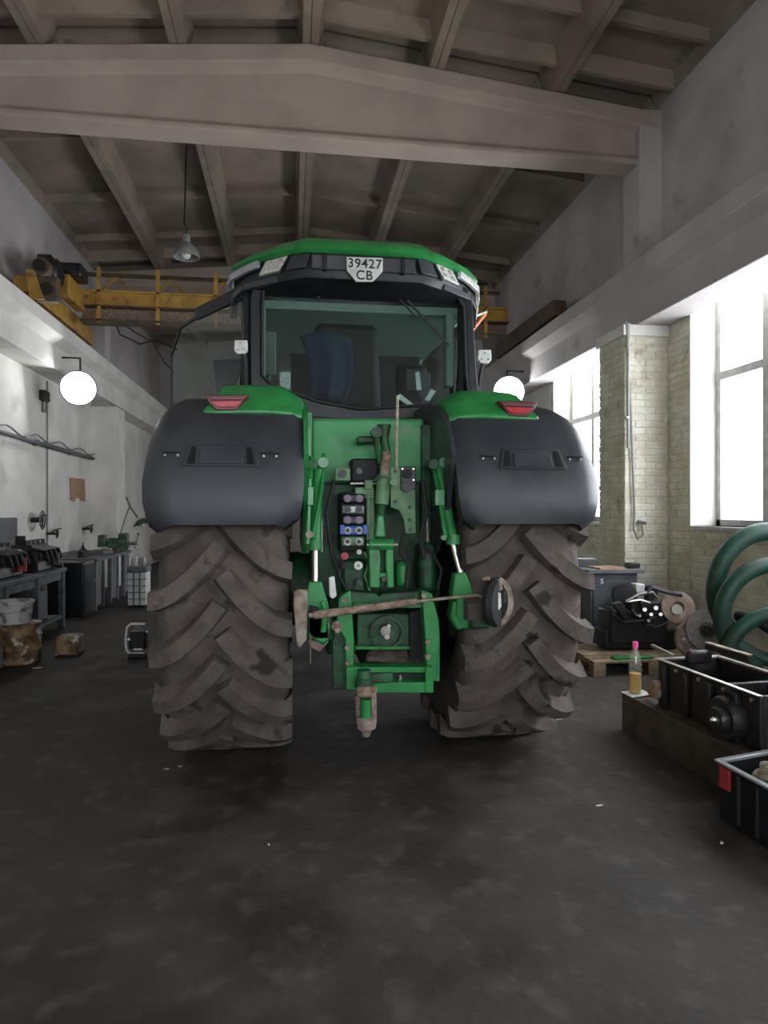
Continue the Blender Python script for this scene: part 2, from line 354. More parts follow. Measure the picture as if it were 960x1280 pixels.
# end walls
wf = holder('wall_far', (0, Y1, 0))
for a, b, z0, z1 in ((WX0-0.35, .6, 0, 7.3), (2.7, WX1+0.42, 0, 7.3), (.6, 2.7, 3.3, 7.3), (.6, 2.7, 0, .7)):
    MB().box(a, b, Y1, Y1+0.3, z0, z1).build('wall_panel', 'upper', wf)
w6 = holder('window_6', (1.1, Y1+.1, .7))  # unseen opening behind the tractor, added to light the far end
for x in (.6, 1.6, 2.64): MB().box(x, x+0.06, Y1+0.04, Y1+0.14, .7, 3.3).build('mullion', 'winframe', w6)
for z in (.7, 2.0, 3.23): MB().box(.6, 2.7, Y1+0.04, Y1+0.14, z, z+0.07).build('transom', 'winframe', w6)
MB().box(.6, 2.7, Y1+.09, Y1+.1, .7, 3.3).build('pane', 'pane', w6)
wb = holder('wall_near', (0, Y0, 0))
for a, b, z0, z1 in ((WX0-0.35, -2.5, 0, 7.3), (2.9, WX1+0.42, 0, 7.3), (-2.5, 2.9, 3.3, 7.3), (-2.5, 2.9, 0, 1.3)):
    MB().box(a, b, Y0-0.3, Y0, z0, z1).build('wall_panel', 'whitewall', wb)
w4 = holder('window_5', (0.2, Y0-0.1, 1.1))  # unseen opening behind the camera, added and sized to light the tractor's rear
for x in (-2.5, -1.15, 0.2, 1.5, 2.84): MB().box(x, x+0.06, Y0-0.14, Y0-0.04, 1.3, 3.3).build('mullion', 'winframe', w4)
for z in (1.3, 2.3, 3.23): MB().box(-2.5, 2.9, Y0-0.14, Y0-0.04, z, z+0.07).build('transom', 'winframe', w4)
MB().box(-2.5, 2.9, Y0-0.1, Y0-0.09, 1.3, 3.3).build('pane', 'pane', w4)

# ceiling: ribbed slabs on roof beams
RX = 0.21; SL = 0.10; ZR = 6.82
def zr(x): return ZR-SL*abs(x-RX)
ce = holder('ceiling', (RX, 7.6, 7.1))
SPANS = [(-5.3, 1.1), (1.1, 7.6), (7.6, 14.2), (14.2, 20.9)]
for (ya, yb) in SPANS:
    for k in range(-3, 3):
        xa, xb = RX+k*1.45, RX+(k+1)*1.45
        mb = MB()
        def slab(x0, x1, y0, y1, h0, h1, inset=0.0):   # h above the rib bottom line
            mb.hexa([(x0+inset, y0, zr(x0+inset)+h0), (x1-inset, y0, zr(x1-inset)+h0), (x1-inset, y1, zr(x1-inset)+h0), (x0+inset, y1, zr(x0+inset)+h0)],
                    [(x0, y0, zr(x0)+h1), (x1, y0, zr(x1)+h1), (x1, y1, zr(x1)+h1), (x0, y1, zr(x0)+h1)])
        ys, ye = ya+0.02, yb-0.02
        slab(xa+0.005, xb-0.005, ys, ye, 0.30, 0.36)
        for s in (0, 1):
            e = xa+0.004 if s == 0 else xb-0.004; d = 1 if s == 0 else -1
            mb.hexa([(e, ys, zr(e)), (e+d*0.085, ys, zr(e+d*.085)), (e+d*0.085, ye, zr(e+d*.085)), (e, ye, zr(e))],
                    [(e, ys, zr(e)+.31), (e+d*0.15, ys, zr(e+d*.15)+.31), (e+d*0.15, ye, zr(e+d*.15)+.31), (e, ye, zr(e)+.31)])
        for yc, hh in ((ya+0.42, 0.13), (ya+1.95, 0.19), (ya+3.8, 0.19), (ya+5.4, 0.19), (yb-0.42, 0.11)):
            mb.hexa([(xa+.09, yc-.03, zr(xa+.09)+hh), (xb-.09, yc-.03, zr(xb-.09)+hh), (xb-.09, yc+.03, zr(xb-.09)+hh), (xa+.09, yc+.03, zr(xa+.09)+hh)],
                    [(xa+.02, yc-.07, zr(xa+.02)+.31), (xb-.02, yc-.07, zr(xb-.02)+.31), (xb-.02, yc+.07, zr(xb-.02)+.31), (xa+.02, yc+.07, zr(xa+.02)+.31)])
        mb.build('roof_slab', 'ceil', ce)
MB().box(WX0-0.4, WX1+0.45, Y0-0.3, Y1+0.3, 7.3, 7.4).build('roof_deck', 'ceil', ce)
ZB = 5.76
for n_, yc in enumerate((1.1, 7.6, 14.2)):
    rows = []
    for x in [WX0+0.02, -3, -2, -1, RX, 1.5, 2.5, 3.5, WX1-0.02]:
        zt = zr(x)-0.005; w1, w2, w3 = 0.19, 0.085, 0.16
        prof = [(-w3, ZB), (w3, ZB), (w3, ZB+.07), (w2, ZB+.13), (w2, zt-.26), (w1, zt-.20), (w1, zt), (-w1, zt), (-w1, zt-.20), (-w2, zt-.26), (-w2, ZB+.13), (-w3, ZB+.07)]
        if x < WX0+0.6 or x > WX1-0.6 or True:
            pass
        rows.append([(x, yc+a, z) for a, z in prof]+[(x, yc+prof[0][0], prof[0][1])])
    mb = MB().grid(rows); b = mb.build('trim_%d' % (n_+1), 'beamc', bevel=0.02); b['kind'] = 'structure'
# pilasters and crane beams
PX0, PX1 = -3.5, 3.9
for n_, yc in enumerate((1.1, 7.62, 14.2)):
    t = holder('trim_%d' % (n_+4), (PX1, yc, 0))
    MB().box(PX1+0.012, WX1+0.02, yc-0.318, yc+0.318, 0, 3.75).build('core', 'mortar', t)
    MB().box(PX1+0.26, WX1+0.02, yc-0.2, yc+0.2, 3.75, 6.42).build('upper_column', 'upper', t, bevel=0.01)
    MB().box(PX1-0.03, WX1, yc-0.36, yc+0.36, 3.63, 3.76).build('bearing_pad', 'whitewall', t, bevel=0.01)
    if n_ == 1:
        sl = lay([(0.0, WX1-PX1, 0, 3.63)], 0, 0)
        place_bricks(t, sl, lambda u, z: Vector((PX1+u, yc-0.318, z)), R(90))
        sl = lay([(-0.33, 0.33, 0, 3.63)], 0, 0)
        place_bricks(t, sl, lambda u, z: Vector((PX1+0.012, yc+u, z)), 0)
    else:
        MB().box(PX1, WX1, yc-0.33, yc+0.33, 0, 3.63).build('plaster', 'whitewall', t)
    t = holder('trim_%d' % (n_+7), (PX0, yc, 0))
    MB().box(WX0, PX0, yc-0.33, yc+0.33, 0, 3.65).build('column', 'whitewall', t, bevel=0.01)
    MB().box(WX0, PX0-0.26, yc-0.2, yc+0.2, 3.65, 6.42).build('upper_column', 'upper', t, bevel=0.01)
for n_, (xa, xb, s) in enumerate(((WX0, PX0+0.02, 1), (WX1, PX1-0.02, -1))):
    t = holder('trim_%d' % (n_+10), (xb, 8, 3.76))
    xm = xb-s*0.22
    pr = [(xa, 3.76), (xb-s*.16, 3.76), (xb-s*.16, 4.12), (xb, 4.22), (xb, 4.42), (xa, 4.42)]
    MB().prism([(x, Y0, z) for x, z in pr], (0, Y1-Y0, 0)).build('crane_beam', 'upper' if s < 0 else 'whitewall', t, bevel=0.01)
    MB().box(xm-0.035, xm+0.035, Y0, Y1, 4.42, 4.50).build('crane_rail', 'darksteel', t)
# ================================================================== TRACTOR
TX, TY = 0.49, 4.58; AZ = 1.03
T = thing('tractor', 'large green farm tractor seen from behind with open left cab door and dusty lugged tyres', 'tractor', (TX, TY, 0))
def X(dx): return TX+dx
# --- rear tyres
HW = 0.365
prof_t = [(0.30, .56), (0.345, .64), (0.362, .74), (0.355, .84), (0.335, .905), (0.29, .940), (0.19, .955), (0.0, .962)]
full = prof_t+[(-x, r) for x, r in prof_t[-2::-1]]
def base_r(x):
    x = abs(x)
    for (xa, ra), (xb, rb) in zip(prof_t[::-1], prof_t[::-1][1:]):
        if xa <= x <= xb: return ra+(rb-ra)*(x-xa)/(xb-xa)
    return .86
def lug_mesh(sgn):
    mb = MB(); N = 12; rings = []; A = R(17.0)
    def pt(s): return (sgn*(0.005+s*0.372), -A*(1-(1-s)**1.75))
    for i in range(N+1):
        s = i/N; x, ph = pt(s); x2, ph2 = pt(min(1, s+.01)); x1, ph1 = pt(max(0, s-.01))
        d = Vector((x2-x1, (ph2-ph1)*1.0)).normalized(); nrm = Vector((-d.y, d.x))
        wt, wb = 0.040+0.006*s, 0.062+0.006*s
        rt = 1.03-0.028*max(0, (abs(x)-0.25)/0.13)**2
        rb = min(base_r(x), .97)-0.02
        if abs(x) > .31: rb = .93-.06*(abs(x)-.31)/.07
        ring = []
        for (w, r) in ((-wb, rb), (wb, rb), (wt, rt), (-wt, rt)):
            xx = x+nrm.x*w; pp = ph+nrm.y*w
            if abs(xx) > .392: xx = sgn*.392
            ring.append(Vector((xx, -r*math.cos(pp), r*math.sin(pp))))
        rings.append(ring+[ring[0]])
    mb.grid(rings); mb.f.append([0, 1, 2, 3]); o = N*5; mb.f.append([o+3, o+2, o+1, o])
    return mb.mesh('tread_lug', M['tyre'], ang=30)
lugs = {s: lug_mesh(s) for s in (-1, 1)}
def add_wheel(cx, cy, cz, sc, phase, nl, name):
    c = Vector((cx, cy, cz))
    t = MB().lathe([(r*sc, x*sc*0.995) for x, r in full], c, (1, 0, 0), 72).build(name, 'tyre', T)
    pl = rootloc(t)
    for k in range(nl):
        for s in (-1, 1):
            ph = 2*math.pi*(k+(0.5 if s > 0 else 0))/nl+phase
            instance('tread_lug', lugs[s], t, c-pl, (-ph, 0, 0), (sc, sc, sc))
    sg = -1 if cx < TX else 1
    MB().lathe([(.56*sc, .30*sc*sg), (.53*sc, .28*sc*sg), (.50*sc, .10*sc*sg), (.30*sc, .02*sc*sg), (.16*sc, .06*sc*sg), (.0, .08*sc*sg)], c, (1, 0, 0), 40).build('rim', 'rimyel', t)
    MB().lathe([(.57*sc, -.30*sc*sg), (.52*sc, -.28*sc*sg), (.50*sc, .08*sc*sg)], c, (1, 0, 0), 40).build('rim_barrel', 'blackmatt', t)
    MB().lathe([(.0, .17*sc*sg), (.12*sc, .17*sc*sg), (.14*sc, .05*sc*sg)], c, (1, 0, 0), 20).build('hub', 'greendark', t)
add_wheel(X(-.865), TY, AZ, 1.0, R(2), 20, 'rear_tyre')
add_wheel(X(.865), TY, AZ, 1.0, R(-3), 20, 'rear_tyre')
add_wheel(X(-.86), TY+2.95, .76, .74, R(0), 20, 'front_tyre')
add_wheel(X(.86), TY+2.95, .76, .74, R(4), 20, 'front_tyre')
# --- driveline and body seen between the wheels
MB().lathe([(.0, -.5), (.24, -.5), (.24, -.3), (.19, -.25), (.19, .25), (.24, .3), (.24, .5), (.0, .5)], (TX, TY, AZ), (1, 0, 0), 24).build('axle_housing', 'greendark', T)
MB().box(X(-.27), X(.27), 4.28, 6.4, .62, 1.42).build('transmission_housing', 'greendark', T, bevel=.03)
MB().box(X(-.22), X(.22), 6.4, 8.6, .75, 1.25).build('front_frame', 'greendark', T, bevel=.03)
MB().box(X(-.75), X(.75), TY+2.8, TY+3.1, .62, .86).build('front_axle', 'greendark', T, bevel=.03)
MB().hexa([(X(-.42), 6.5, 1.25), (X(.42), 6.5, 1.25), (X(.38), 9.2, 1.2), (X(-.38), 9.2, 1.2)], [(X(-.36), 6.5, 2.22), (X(.36), 6.5, 2.22), (X(.28), 9.1, 1.95), (X(-.28), 9.1, 1.95)]).build('hood', 'green', T, bevel=.06)
MB().box(X(-.82), X(-.34), 5.75, 6.7, .55, 1.15).build('fuel_tank', 'blackmatt', T, bevel=.08)
MB().box(X(.34), X(.82), 5.75, 6.7, .55, 1.15).build('step_box', 'blackmatt', T, bevel=.08)
# --- fenders
fprof = [(-1.045, 1.495), (-1.055, 1.56), (-1.05, 1.66), (-1.03, 1.76), (-.995, 1.87), (-.94, 1.97), (-.86, 2.065), (-.75, 2.14), (-.6, 2.2), (-.42, 2.245), (-.2, 2.275), (.05, 2.285), (.35, 2.27), (.7, 2.2), (.95, 2.08), (1.1, 1.9)]
def fender(sg):
    rows = []; n = 16
    for i, (dy, z) in enumerate(fprof):
        row = []
        if i == 0: inx, outx = .53, 1.18
        elif i == 1: inx, outx = .455, 1.245
        elif i == 2: inx, outx = .435, 1.265
        else:
            k = min(1, max(0, (z-1.76)/.5)); inx, outx = .43, 1.27-.045*k
        for j in range(n+1):
            u = j/n; x = inx+(outx-inx)*u
            cdy, cdz = -dy, -(z-AZ); L = math.hypot(cdy, cdz)
            drop = 0
            ko = max(0, (u-.86)/.14); drop += .085*ko**2.2
            ki = max(0, (.05-u)/.05); drop += .03*ki**2
            row.append((X(sg*x), TY+dy+cdy/L*drop, z+cdz/L*drop))
        # rolled edges towards the tyre
        a = Vector(row[0]); b = Vector(row[-1]); cdir = Vector((0, -dy, AZ-z)).normalized()
        row = [tuple(a+cdir*.07)]+row+[tuple(b+cdir*.10)]
        rows.append(row)
    first = [tuple(Vector(v)+Vector((0, .07, .01))) for v in rows[0]]
    return MB().grid([first]+rows).build('rear_fender', 'fender', T, solid=.014)
for sg in (-1, 1):
    f = fender(sg)
    # inner fender sheet beside the cab: green, the right one's shade painted in as charcoal
    pts = [(dy, z+.004) for dy, z in fprof[4:-1]]
    poly_ = [(X(sg*.425), TY+dy, z) for dy, z in pts]+[(X(sg*.425), TY+.9, 1.3), (X(sg*.425), TY-.55, 1.3), (X(sg*.425), TY-.88, 1.62)]
    MB().prism(poly_, (-sg*.025, 0, 0)).build('inner_fender', 'green' if sg < 0 else 'fender', T)
    # green cap on top of the fender
    rows = []
    for dy, z, w1 in [(-.80, 2.105, 1.03), (-.79, 2.135, 1.03), (-.66, 2.275, .95), (-.60, 2.30, .93), (-.3, 2.33, .93), (.2, 2.345, .93)]:
        w0 = 0.42; e = .055 if dy < -.75 else .09
        rows.append([(X(sg*w0), TY+dy+.02, z-.10), (X(sg*(w0+.015)), TY+dy, z-(.015 if dy < -.75 else .07)), (X(sg*(.54 if dy > -.75 else .5)), TY+dy, z), (X(sg*.62), TY+dy, z+.008), (X(sg*.78), TY+dy, z+.004), (X(sg*(w1-.06)), TY+dy, z-.004), (X(sg*w1), TY+dy+.03, z-e)])
    MB().grid(rows).build('fender_cap', 'green', T, solid=.014)
# tail lamp on the left cap
def lamp_red(cxp, s=1):
    c = cxp
    o = MB().poly([(c-27, 493), (c+28, 493), (c+24, 499), (c+13, 513), (c-13, 513), (c-23, 503)], 3.775, .14).build('tail_lamp', 'darkred', T, bevel=.006)
    MB().poly([(c-20, 501), (c+20, 501), (c+11, 509), (c-11, 509)], 3.766, .02).build('lens', 'red', o, bevel=.003)
    MB().poly([(c-22, 495), (c+24, 495), (c+22, 500), (c-20, 500)], 3.766, .02).build('lens', 'darkred', o, bevel=.003)
lamp_red(283)
# matching one on the right cap
def mirror_obj(o, cx):
    for me in {o.data}|{c.data for c in o.children}:
        me = me
c0 = TX
for part in [o for o in list(C.objects) if o.name.startswith('tail_lamp')]:
    def clone(o, par):
        me = o.data.copy(); pl = rootloc(T)
        for v in me.vertices: v.co.x = -v.co.x
        me.flip_normals(); n = bpy.data.objects.new(o.name.split('.')[0], me); C.objects.link(n); n.parent = par
        for md in o.modifiers:
            k = n.modifiers.new(md.name, md.type); k.width = md.width; k.segments = 2
        for ch in o.children: clone(ch, n)
        return n
    clone(part, T)
# recessed plate holder, screws on each fender
for sg in (-1, 1):
    yy = TY-1.045
    cx = X(sg*.86)
    def q(dx, z, dy=0.0):
        # rear surface of the fender at height z
        for (a, za), (b, zb) in zip(fprof, fprof[1:]):
            if za <= z <= zb: return Vector((cx+dx, TY+a+(b-a)*(z-za)/(zb-za)+dy, z))
    zb_, zt_ = 1.80, 1.915
    o = MB().hexa([q(-.20, zb_, -.022), q(.20, zb_, -.022), q(.17, zt_, -.022), q(-.17, zt_, -.022)], [q(-.20, zb_, .02), q(.20, zb_, .02), q(.17, zt_, .02), q(-.17, zt_, .02)]).build('plate_holder', 'fender', T, bevel=.006)
    MB().hexa([q(-.115, zb_+.012, -.030), q(.115, zb_+.012, -.030), q(.11, zt_-.022, -.030), q(-.11, zt_-.022, -.030)], [q(-.115, zb_+.012, -.01), q(.115, zb_+.012, -.01), q(.11, zt_-.022, -.01), q(-.11, zt_-.022, -.01)]).build('plate_seat', 'fender', o, bevel=.004)
    for d in (-1, 1):
        MB().hexa([q(d*.135, zb_+.01, -.026), q(d*.175, zb_+.01, -.026), q(d*.155, zt_-.012, -.026), q(d*.13, zt_-.012, -.026)], [q(d*.135, zb_+.01, -.01), q(d*.175, zb_+.01, -.01), q(d*.155, zt_-.012, -.01), q(d*.13, zt_-.012, -.01)]).build('side_recess', 'black', o)
        br = MB(); b0 = q(d*.255, 1.865, -.012); br.bar(b0-Vector((.05, 0, -.008)), b0+Vector((.05, 0, .008)), .012, .008)
        br.build('clip', 'blackmatt', T, bevel=.003)
        for e in (-.033, .033):
            c = q(d*.255+e, 1.857, -.006); MB().cyl(c+Vector((0, -.014, 0)), c+Vector((0, .01, 0)), .007, n=8).build('screw', 'steel', T)
# --- cab
CYR = 4.76
def cabpt(dx, Y, z): return Vector((X(dx), Y, z))
# roof
out_lo = [(-.41, 4.46), (-.62, 4.60), (-.80, 4.76), (-.925, 4.93), (-.95, 5.2), (-.93, 6.2), (-.7, 6.5), (.7, 6.5), (.93, 6.2), (.95, 5.2), (.925, 4.93), (.80, 4.76), (.62, 4.60), (.41, 4.46)]
def ring(k, z, zc=0.0, grow=0.0):
    r = []
    for dx, Y in out_lo:
        s = k; cyy = 5.5
        edge = abs(dx)/.95
        r.append(Vector((X(dx*s), cyy+(Y-cyy)*s, z+zc*(1-edge**2))))
    return r
def loft(rings, m, name, par=T, **kw):
    mb = MB(); n = len(rings[0])
    for a in rings: mb.v += a
    for i in range(len(rings)-1):
        for k in range(n):
            mb.f.append([i*n+k, i*n+(k+1) % n, (i+1)*n+(k+1) % n, (i+1)*n+k])
    mb.f.append(list(range(n))[::-1]); mb.f.append([(len(rings)-1)*n+k for k in range(n)])
    return mb.build(name, m, par, **kw)
loft([ring(.985, 3.315, .0), ring(1.01, 3.335, .0), ring(1.0, 3.365, .012), ring(.93, 3.41, .035), ring(.7, 3.44, .05)], 'green', 'roof_cap')
loft([ring(.90, 3.10), ring(.97, 3.15), ring(.985, 3.20), ring(.975, 3.318)], 'black', 'roof_fascia')
# fascia centre housing panels
MB().hexa([(X(-.36), 4.462, 3.20), (X(.36), 4.462, 3.20), (X(.36), 4.6, 3.20), (X(-.36), 4.6, 3.20)], [(X(-.36), 4.455, 3.30), (X(.36), 4.455, 3.30), (X(.36), 4.6, 3.30), (X(-.36), 4.6, 3.30)]).build('fascia_panel', 'fender', T, bevel=.008)
for s in (-1, 1):
    MB().box(X(s*.27-.015), X(s*.27+.015), 4.438, 4.5, 3.19, 3.305).build('fascia_latch', 'black', T, bevel=.006)
    # angled facets beside it
    a, b = Vector((X(s*.40), 4.445, 0)), Vector((X(s*.53), 4.525, 0))
    MB().hexa([a+Vector((0, 0, 3.20)), b+Vector((0, 0, 3.21)), b+Vector((0, .1, 3.21)), a+Vector((0, .1, 3.20))], [a+Vector((-s*.03, 0, 3.305)), b+Vector((-s*.04, 0, 3.305)), b+Vector((-s*.04, .1, 3.305)), a+Vector((-s*.03, .1, 3.305))]).build('fascia_panel', 'fender', T, bevel=.005)
    # square work lamp in the corner of the roof
    a, b = Vector((X(s*.545), 4.535, 0)), Vector((X(s*.70), 4.655, 0))
    o = MB().hexa([a+Vector((s*.03, 0, 3.205)), b+Vector((s*.02, 0, 3.205)), b+Vector((s*.02, .1, 3.205)), a+Vector((s*.03, .1, 3.205))], [a+Vector((-s*.03, 0, 3.31)), b+Vector((-s*.03, 0, 3.31)), b+Vector((-s*.03, .1, 3.31)), a+Vector((-s*.03, .1, 3.31))]).build('roof_work_lamp', 'lens', T, bevel=.006)
    nrm = Vector((s*.12, -.155, 0)).normalized()*0.004
    for i in (.28, .72):
        for j in (.3, .72):
            c = a+(b-a)*i+Vector((s*(.02-.05*j), 0, 3.205+.105*j))
            MB().cyl(c-nrm, c+nrm*1.6, .019, .016, 10).build('reflector', 'chrome', o)
    # corner strip lamp
    mb = MB(); pth = [(.72, 4.665, 3.285), (.82, 4.765, 3.275), (.925, 4.90, 3.262), (.955, 5.0, 3.24), (.962, 5.08, 3.18), (.960, 5.12, 3.10)]
    for p, q_ in zip(pth, pth[1:]):
        mb.bar((X(s*p[0]), p[1], p[2]), (X(s*q_[0]), q_[1], q_[2]), .03, .05)
    mb.build('corner_lamp_strip', 'lens' if s > 0 else 'lensgrey', T, bevel=.004)
    mb = MB()
    pth = [(.58, 4.62, 3.17), (.82, 4.78, 3.155), (.90, 4.92, 3.13), (.93, 5.06, 3.02)]
    for p, q_ in zip(pth, pth[1:]): mb.bar((X(s*p[0]), p[1], p[2]), (X(s*q_[0]), q_[1], q_[2]), .05, .045)
    mb.build('corner_moulding', 'fender', T, bevel=.006)
# number plate
pl_pts = [(433.5, 338), (445, 352), (466, 352), (478.5, 339), (478.5, 322), (433.5, 321)]
npz = MB().poly(pl_pts, 4.418, .012).build('number_plate', 'enamel', T, bevel=.003)
for body, px_, py_, sz in (('39427', 456, 330, .088), ('CB', 455.5, 344.5, .088)):
    me = text_mesh(body, sz, M['ink']); o = bpy.data.objects.new('lettering', me); C.objects.link(o); o.parent = npz
    o.location = P(px_, py_, 4.416)-rootloc(T); o.rotation_euler = (R(90), 0, 0); o.scale = (.98, 1.0, 1)
# rear window frame, glass
glassp = [(326, 362), (334, 357), (570, 363), (582, 375), (585, 470), (588, 490), (540, 507), (450, 513), (395, 503), (352, 487), (326, 478)]
outerp = [(313, 360), (322, 345), (572, 350), (590, 366), (596, 470), (600, 497), (560, 513), (520, 523), (450, 526), (385, 521), (345, 506), (313, 492)]
def frame_ring(outer, inner, Y, d, name, m, par=T):
    mb = MB(); n = len(outer); a = [P(*p, Y) for p in outer]; b = [P(*p, Y) for p in inner]; D = Vector((0, d, 0))
    mb.v += a+b+[v+D for v in a]+[v+D for v in b]
    for i in range(n):
        j = (i+1) % n
        mb.f += [[i, j, n+j, n+i], [2*n+i, 3*n+i, 3*n+j, 2*n+j], [i, 2*n+i, 2*n+j, j], [n+i, n+j, 3*n+j, 3*n+i]]
    return mb.build(name, m, par, bevel=.006)
def resample(p, n):
    L = [0]; q = p+[p[0]]
    for a, b in zip(q, q[1:]): L.append(L[-1]+math.hypot(b[0]-a[0], b[1]-a[1]))
    out = []
    for k in range(n):
        t = L[-1]*k/n
        for i in range(len(p)):
            if L[i] <= t <= L[i+1]:
                u = (t-L[i])/(L[i+1]-L[i]); out.append((q[i][0]+(q[i+1][0]-q[i][0])*u, q[i][1]+(q[i+1][1]-q[i][1])*u)); break
    return out
cen = (455, 435)
def radial(p, n=48):
    out = []
    q = p+[p[0]]
    for k in range(n):
        an = 2*math.pi*k/n; dx, dy = math.cos(an), math.sin(an)
        best = None
        for a, b in zip(q, q[1:]):
            ex, ey = b[0]-a[0], b[1]-a[1]; den = dx*ey-dy*ex
            if abs(den) < 1e-9: continue
            t = ((a[0]-cen[0])*ey-(a[1]-cen[1])*ex)/den; u = ((a[0]-cen[0])*dy-(a[1]-cen[1])*dx)/den
            if t > 0 and -1e-6 <= u <= 1+1e-6: best = t if best is None else max(best, t)
        out.append((cen[0]+dx*best, cen[1]+dy*best))
    return out
frame_ring(radial(outerp), radial(glassp), CYR, .06, 'rear_frame', 'black')
inner2 = [(cen[0]+(x-cen[0])*1.0, cen[1]+(y-cen[1])*1.0) for x, y in radial(glassp)]
inner3 = [(cen[0]+(x-cen[0])*.972, cen[1]+(y-cen[1])*.955) for x, y in radial(glassp)]
frame_ring(inner2, inner3, CYR-.015, .03, 'window_seal', 'blackmatt')
MB().poly(radial(glassp), CYR+.02, .008).build('rear_window', 'cabglass', T)
# lower apron under the window
MB().poly([(330, 500), (385, 519), (450, 524), (520, 521), (600, 495), (600, 540), (330, 540)], CYR+.01, .10).build('cab_apron', 'fender', T)
# cab posts, floor, side windows, lining
for s in (-1, 1):
    MB().tube([cabpt(s*.76, 4.82, 2.22), cabpt(s*.80, 4.84, 2.7), cabpt(s*.80, 4.86, 3.15)], .045, 8).build('rear_post', 'black', T)
    MB().tube([cabpt(s*.86, 5.55, 1.6), cabpt(s*.90, 5.55, 2.5), cabpt(s*.86, 5.5, 3.15)], .035, 8).build('middle_post', 'black', T)
    MB().tube([cabpt(s*.62, 6.45, 1.6), cabpt(s*.72, 6.4, 2.4), cabpt(s*.74, 6.3, 3.15)], .035, 8).build('front_post', 'black', T)
MB().hexa([cabpt(.79, 4.88, 2.15), cabpt(.88, 5.5, 2.0), cabpt(.88, 5.506, 2.0), cabpt(.784, 4.886, 2.15)], [cabpt(.79, 4.88, 3.12), cabpt(.87, 5.5, 3.12), cabpt(.866, 5.506, 3.12), cabpt(.784, 4.886, 3.12)]).build('side_window', 'cabglass', T)
MB().hexa([cabpt(.88, 5.6, 1.7), cabpt(.66, 6.42, 1.7), cabpt(.655, 6.41, 1.7), cabpt(.874, 5.59, 1.7)], [cabpt(.87, 5.6, 3.12), cabpt(.74, 6.32, 3.12), cabpt(.735, 6.31, 3.12), cabpt(.864, 5.59, 3.12)]).build('side_window', 'cabglass', T)
MB().hexa([cabpt(-.6, 6.46, 1.75), cabpt(.6, 6.46, 1.75), cabpt(.6, 6.47, 1.75), cabpt(-.6, 6.47, 1.75)], [cabpt(-.7, 6.34, 3.12), cabpt(.7, 6.34, 3.12), cabpt(.7, 6.35, 3.12), cabpt(-.7, 6.35, 3.12)]).build('windscreen', 'cabglass', T)
MB().box(X(-.8), X(.8), 4.86, 6.45, 1.52, 1.62).build('cab_floor', 'blackmatt', T)
MB().box(X(-.78), X(.78), 4.84, 4.9, 1.6, 2.3).build('cab_back_wall', 'blackmatt', T)
MB().box(X(-.8), X(.8), 4.86, 6.4, 3.04, 3.10).build('headliner', 'lining', T)
MB().box(X(-.55), X(.55), 6.2, 6.44, 1.6, 2.45).build('dashboard', 'blackmatt', T, bevel=.05)
MB().box(X(-.74), X(-.68), 4.83, 4.93, 2.3, 3.05).build('post_lining', 'lining', T, bevel=.01)
MB().box(X(.66), X(.72), 4.83, 4.93, 2.5, 3.05).build('post_lining', 'lining', T, bevel=.01)
MB().box(X(-.5), X(.72), 6.18, 6.2, 2.2, 3.03).build('dark_backing', 'seat', T)  # added dark sheet, standing in for the dimness inside the cab
MB().box(X(.34), X(.60), 5.2, 5.3, 2.1, 2.75).build('passenger_seat', 'seat', T, bevel=.05)
# seat
seat = sub('operator_seat', T)
MB().box(X(-.36), X(.20), 5.1, 5.65, 2.0, 2.18).build('cushion', 'seat', seat, bevel=.06)
MB().hexa([cabpt(-.36, 4.98, 2.1), cabpt(.2, 4.98, 2.1), cabpt(.2, 5.15, 2.1), cabpt(-.36, 5.15, 2.1)], [cabpt(-.32, 4.93, 2.98), cabpt(.16, 4.93, 2.98), cabpt(.16, 5.04, 2.98), cabpt(-.32, 5.04, 2.98)]).build('backrest', 'seat', seat, bevel=.06)
MB().box(X(.26), X(.42), 5.0, 5.6, 2.1, 2.35).build('armrest_console', 'seat', seat, bevel=.03)
MB().box(X(-.16), X(-.02), 5.2, 5.5, 1.6, 2.05).build('pedestal', 'blackmatt', seat)
# jacket on the seat
mbj = MB(); rows = []
for i in range(9):
    v = i/8; row = []
    for j_ in range(9):
        u = j_/8-.5; w = .19*(1-.35*v)
        row.append(cabpt(-.24+u*2*w+.05*math.sin(v*3), 4.915-.025*math.cos(u*9)*(.4+v), 2.88-v*.52+.03*math.cos(u*5)))
    rows.append(row)
mbj.grid(rows).build('jacket_cloth', 'jacket', seat, solid=.01)
MB().tube([cabpt(-.2+.2*math.cos(a), 5.95+.1*math.sin(a), 2.45+.16*math.sin(a)) for a in [i*math.pi/12 for i in range(25)]], .015, 8).build('steering_wheel', 'blackmatt', T)
for (x0, x1, y0, y1, dd) in ((508, 526, 461, 488, 5.15), (524, 538, 466, 494, 5.05)):
    MB().pbox(x0, x1, y0, y1, dd, .02).build('control_display', 'fender', T, bevel=.004)
mb = MB(); mb.poly([(500, 492), (518, 506), (512, 508), (496, 497)], 4.85, .004); mb.build('paper_slip', 'paper', T)
MB().poly([(531, 500), (539, 486), (545, 489), (537, 501)], 4.85, .004).build('paper_slip', 'paper', T)
MB().poly([(519, 466), (524, 464), (527, 487), (521, 488)], 4.95, .004).build('paper_slip', 'paper', T)
MB().pbox(345, 530, 366, 374, 4.9, .06).build('roller_blind', 'lining', T, bevel=.01)
MB().pbox(332, 345, 372, 468, 5.5, .05).build('grab_rail', 'lining', T, bevel=.01)
MB().cyl(P(398, 372, 4.74), P(398, 366, 4.74), .012, n=10).build('window_latch', 'steel', T)
MB().cyl(P(510, 378, 4.74), P(510, 370, 4.74), .014, n=10).build('window_latch', 'steel', T)
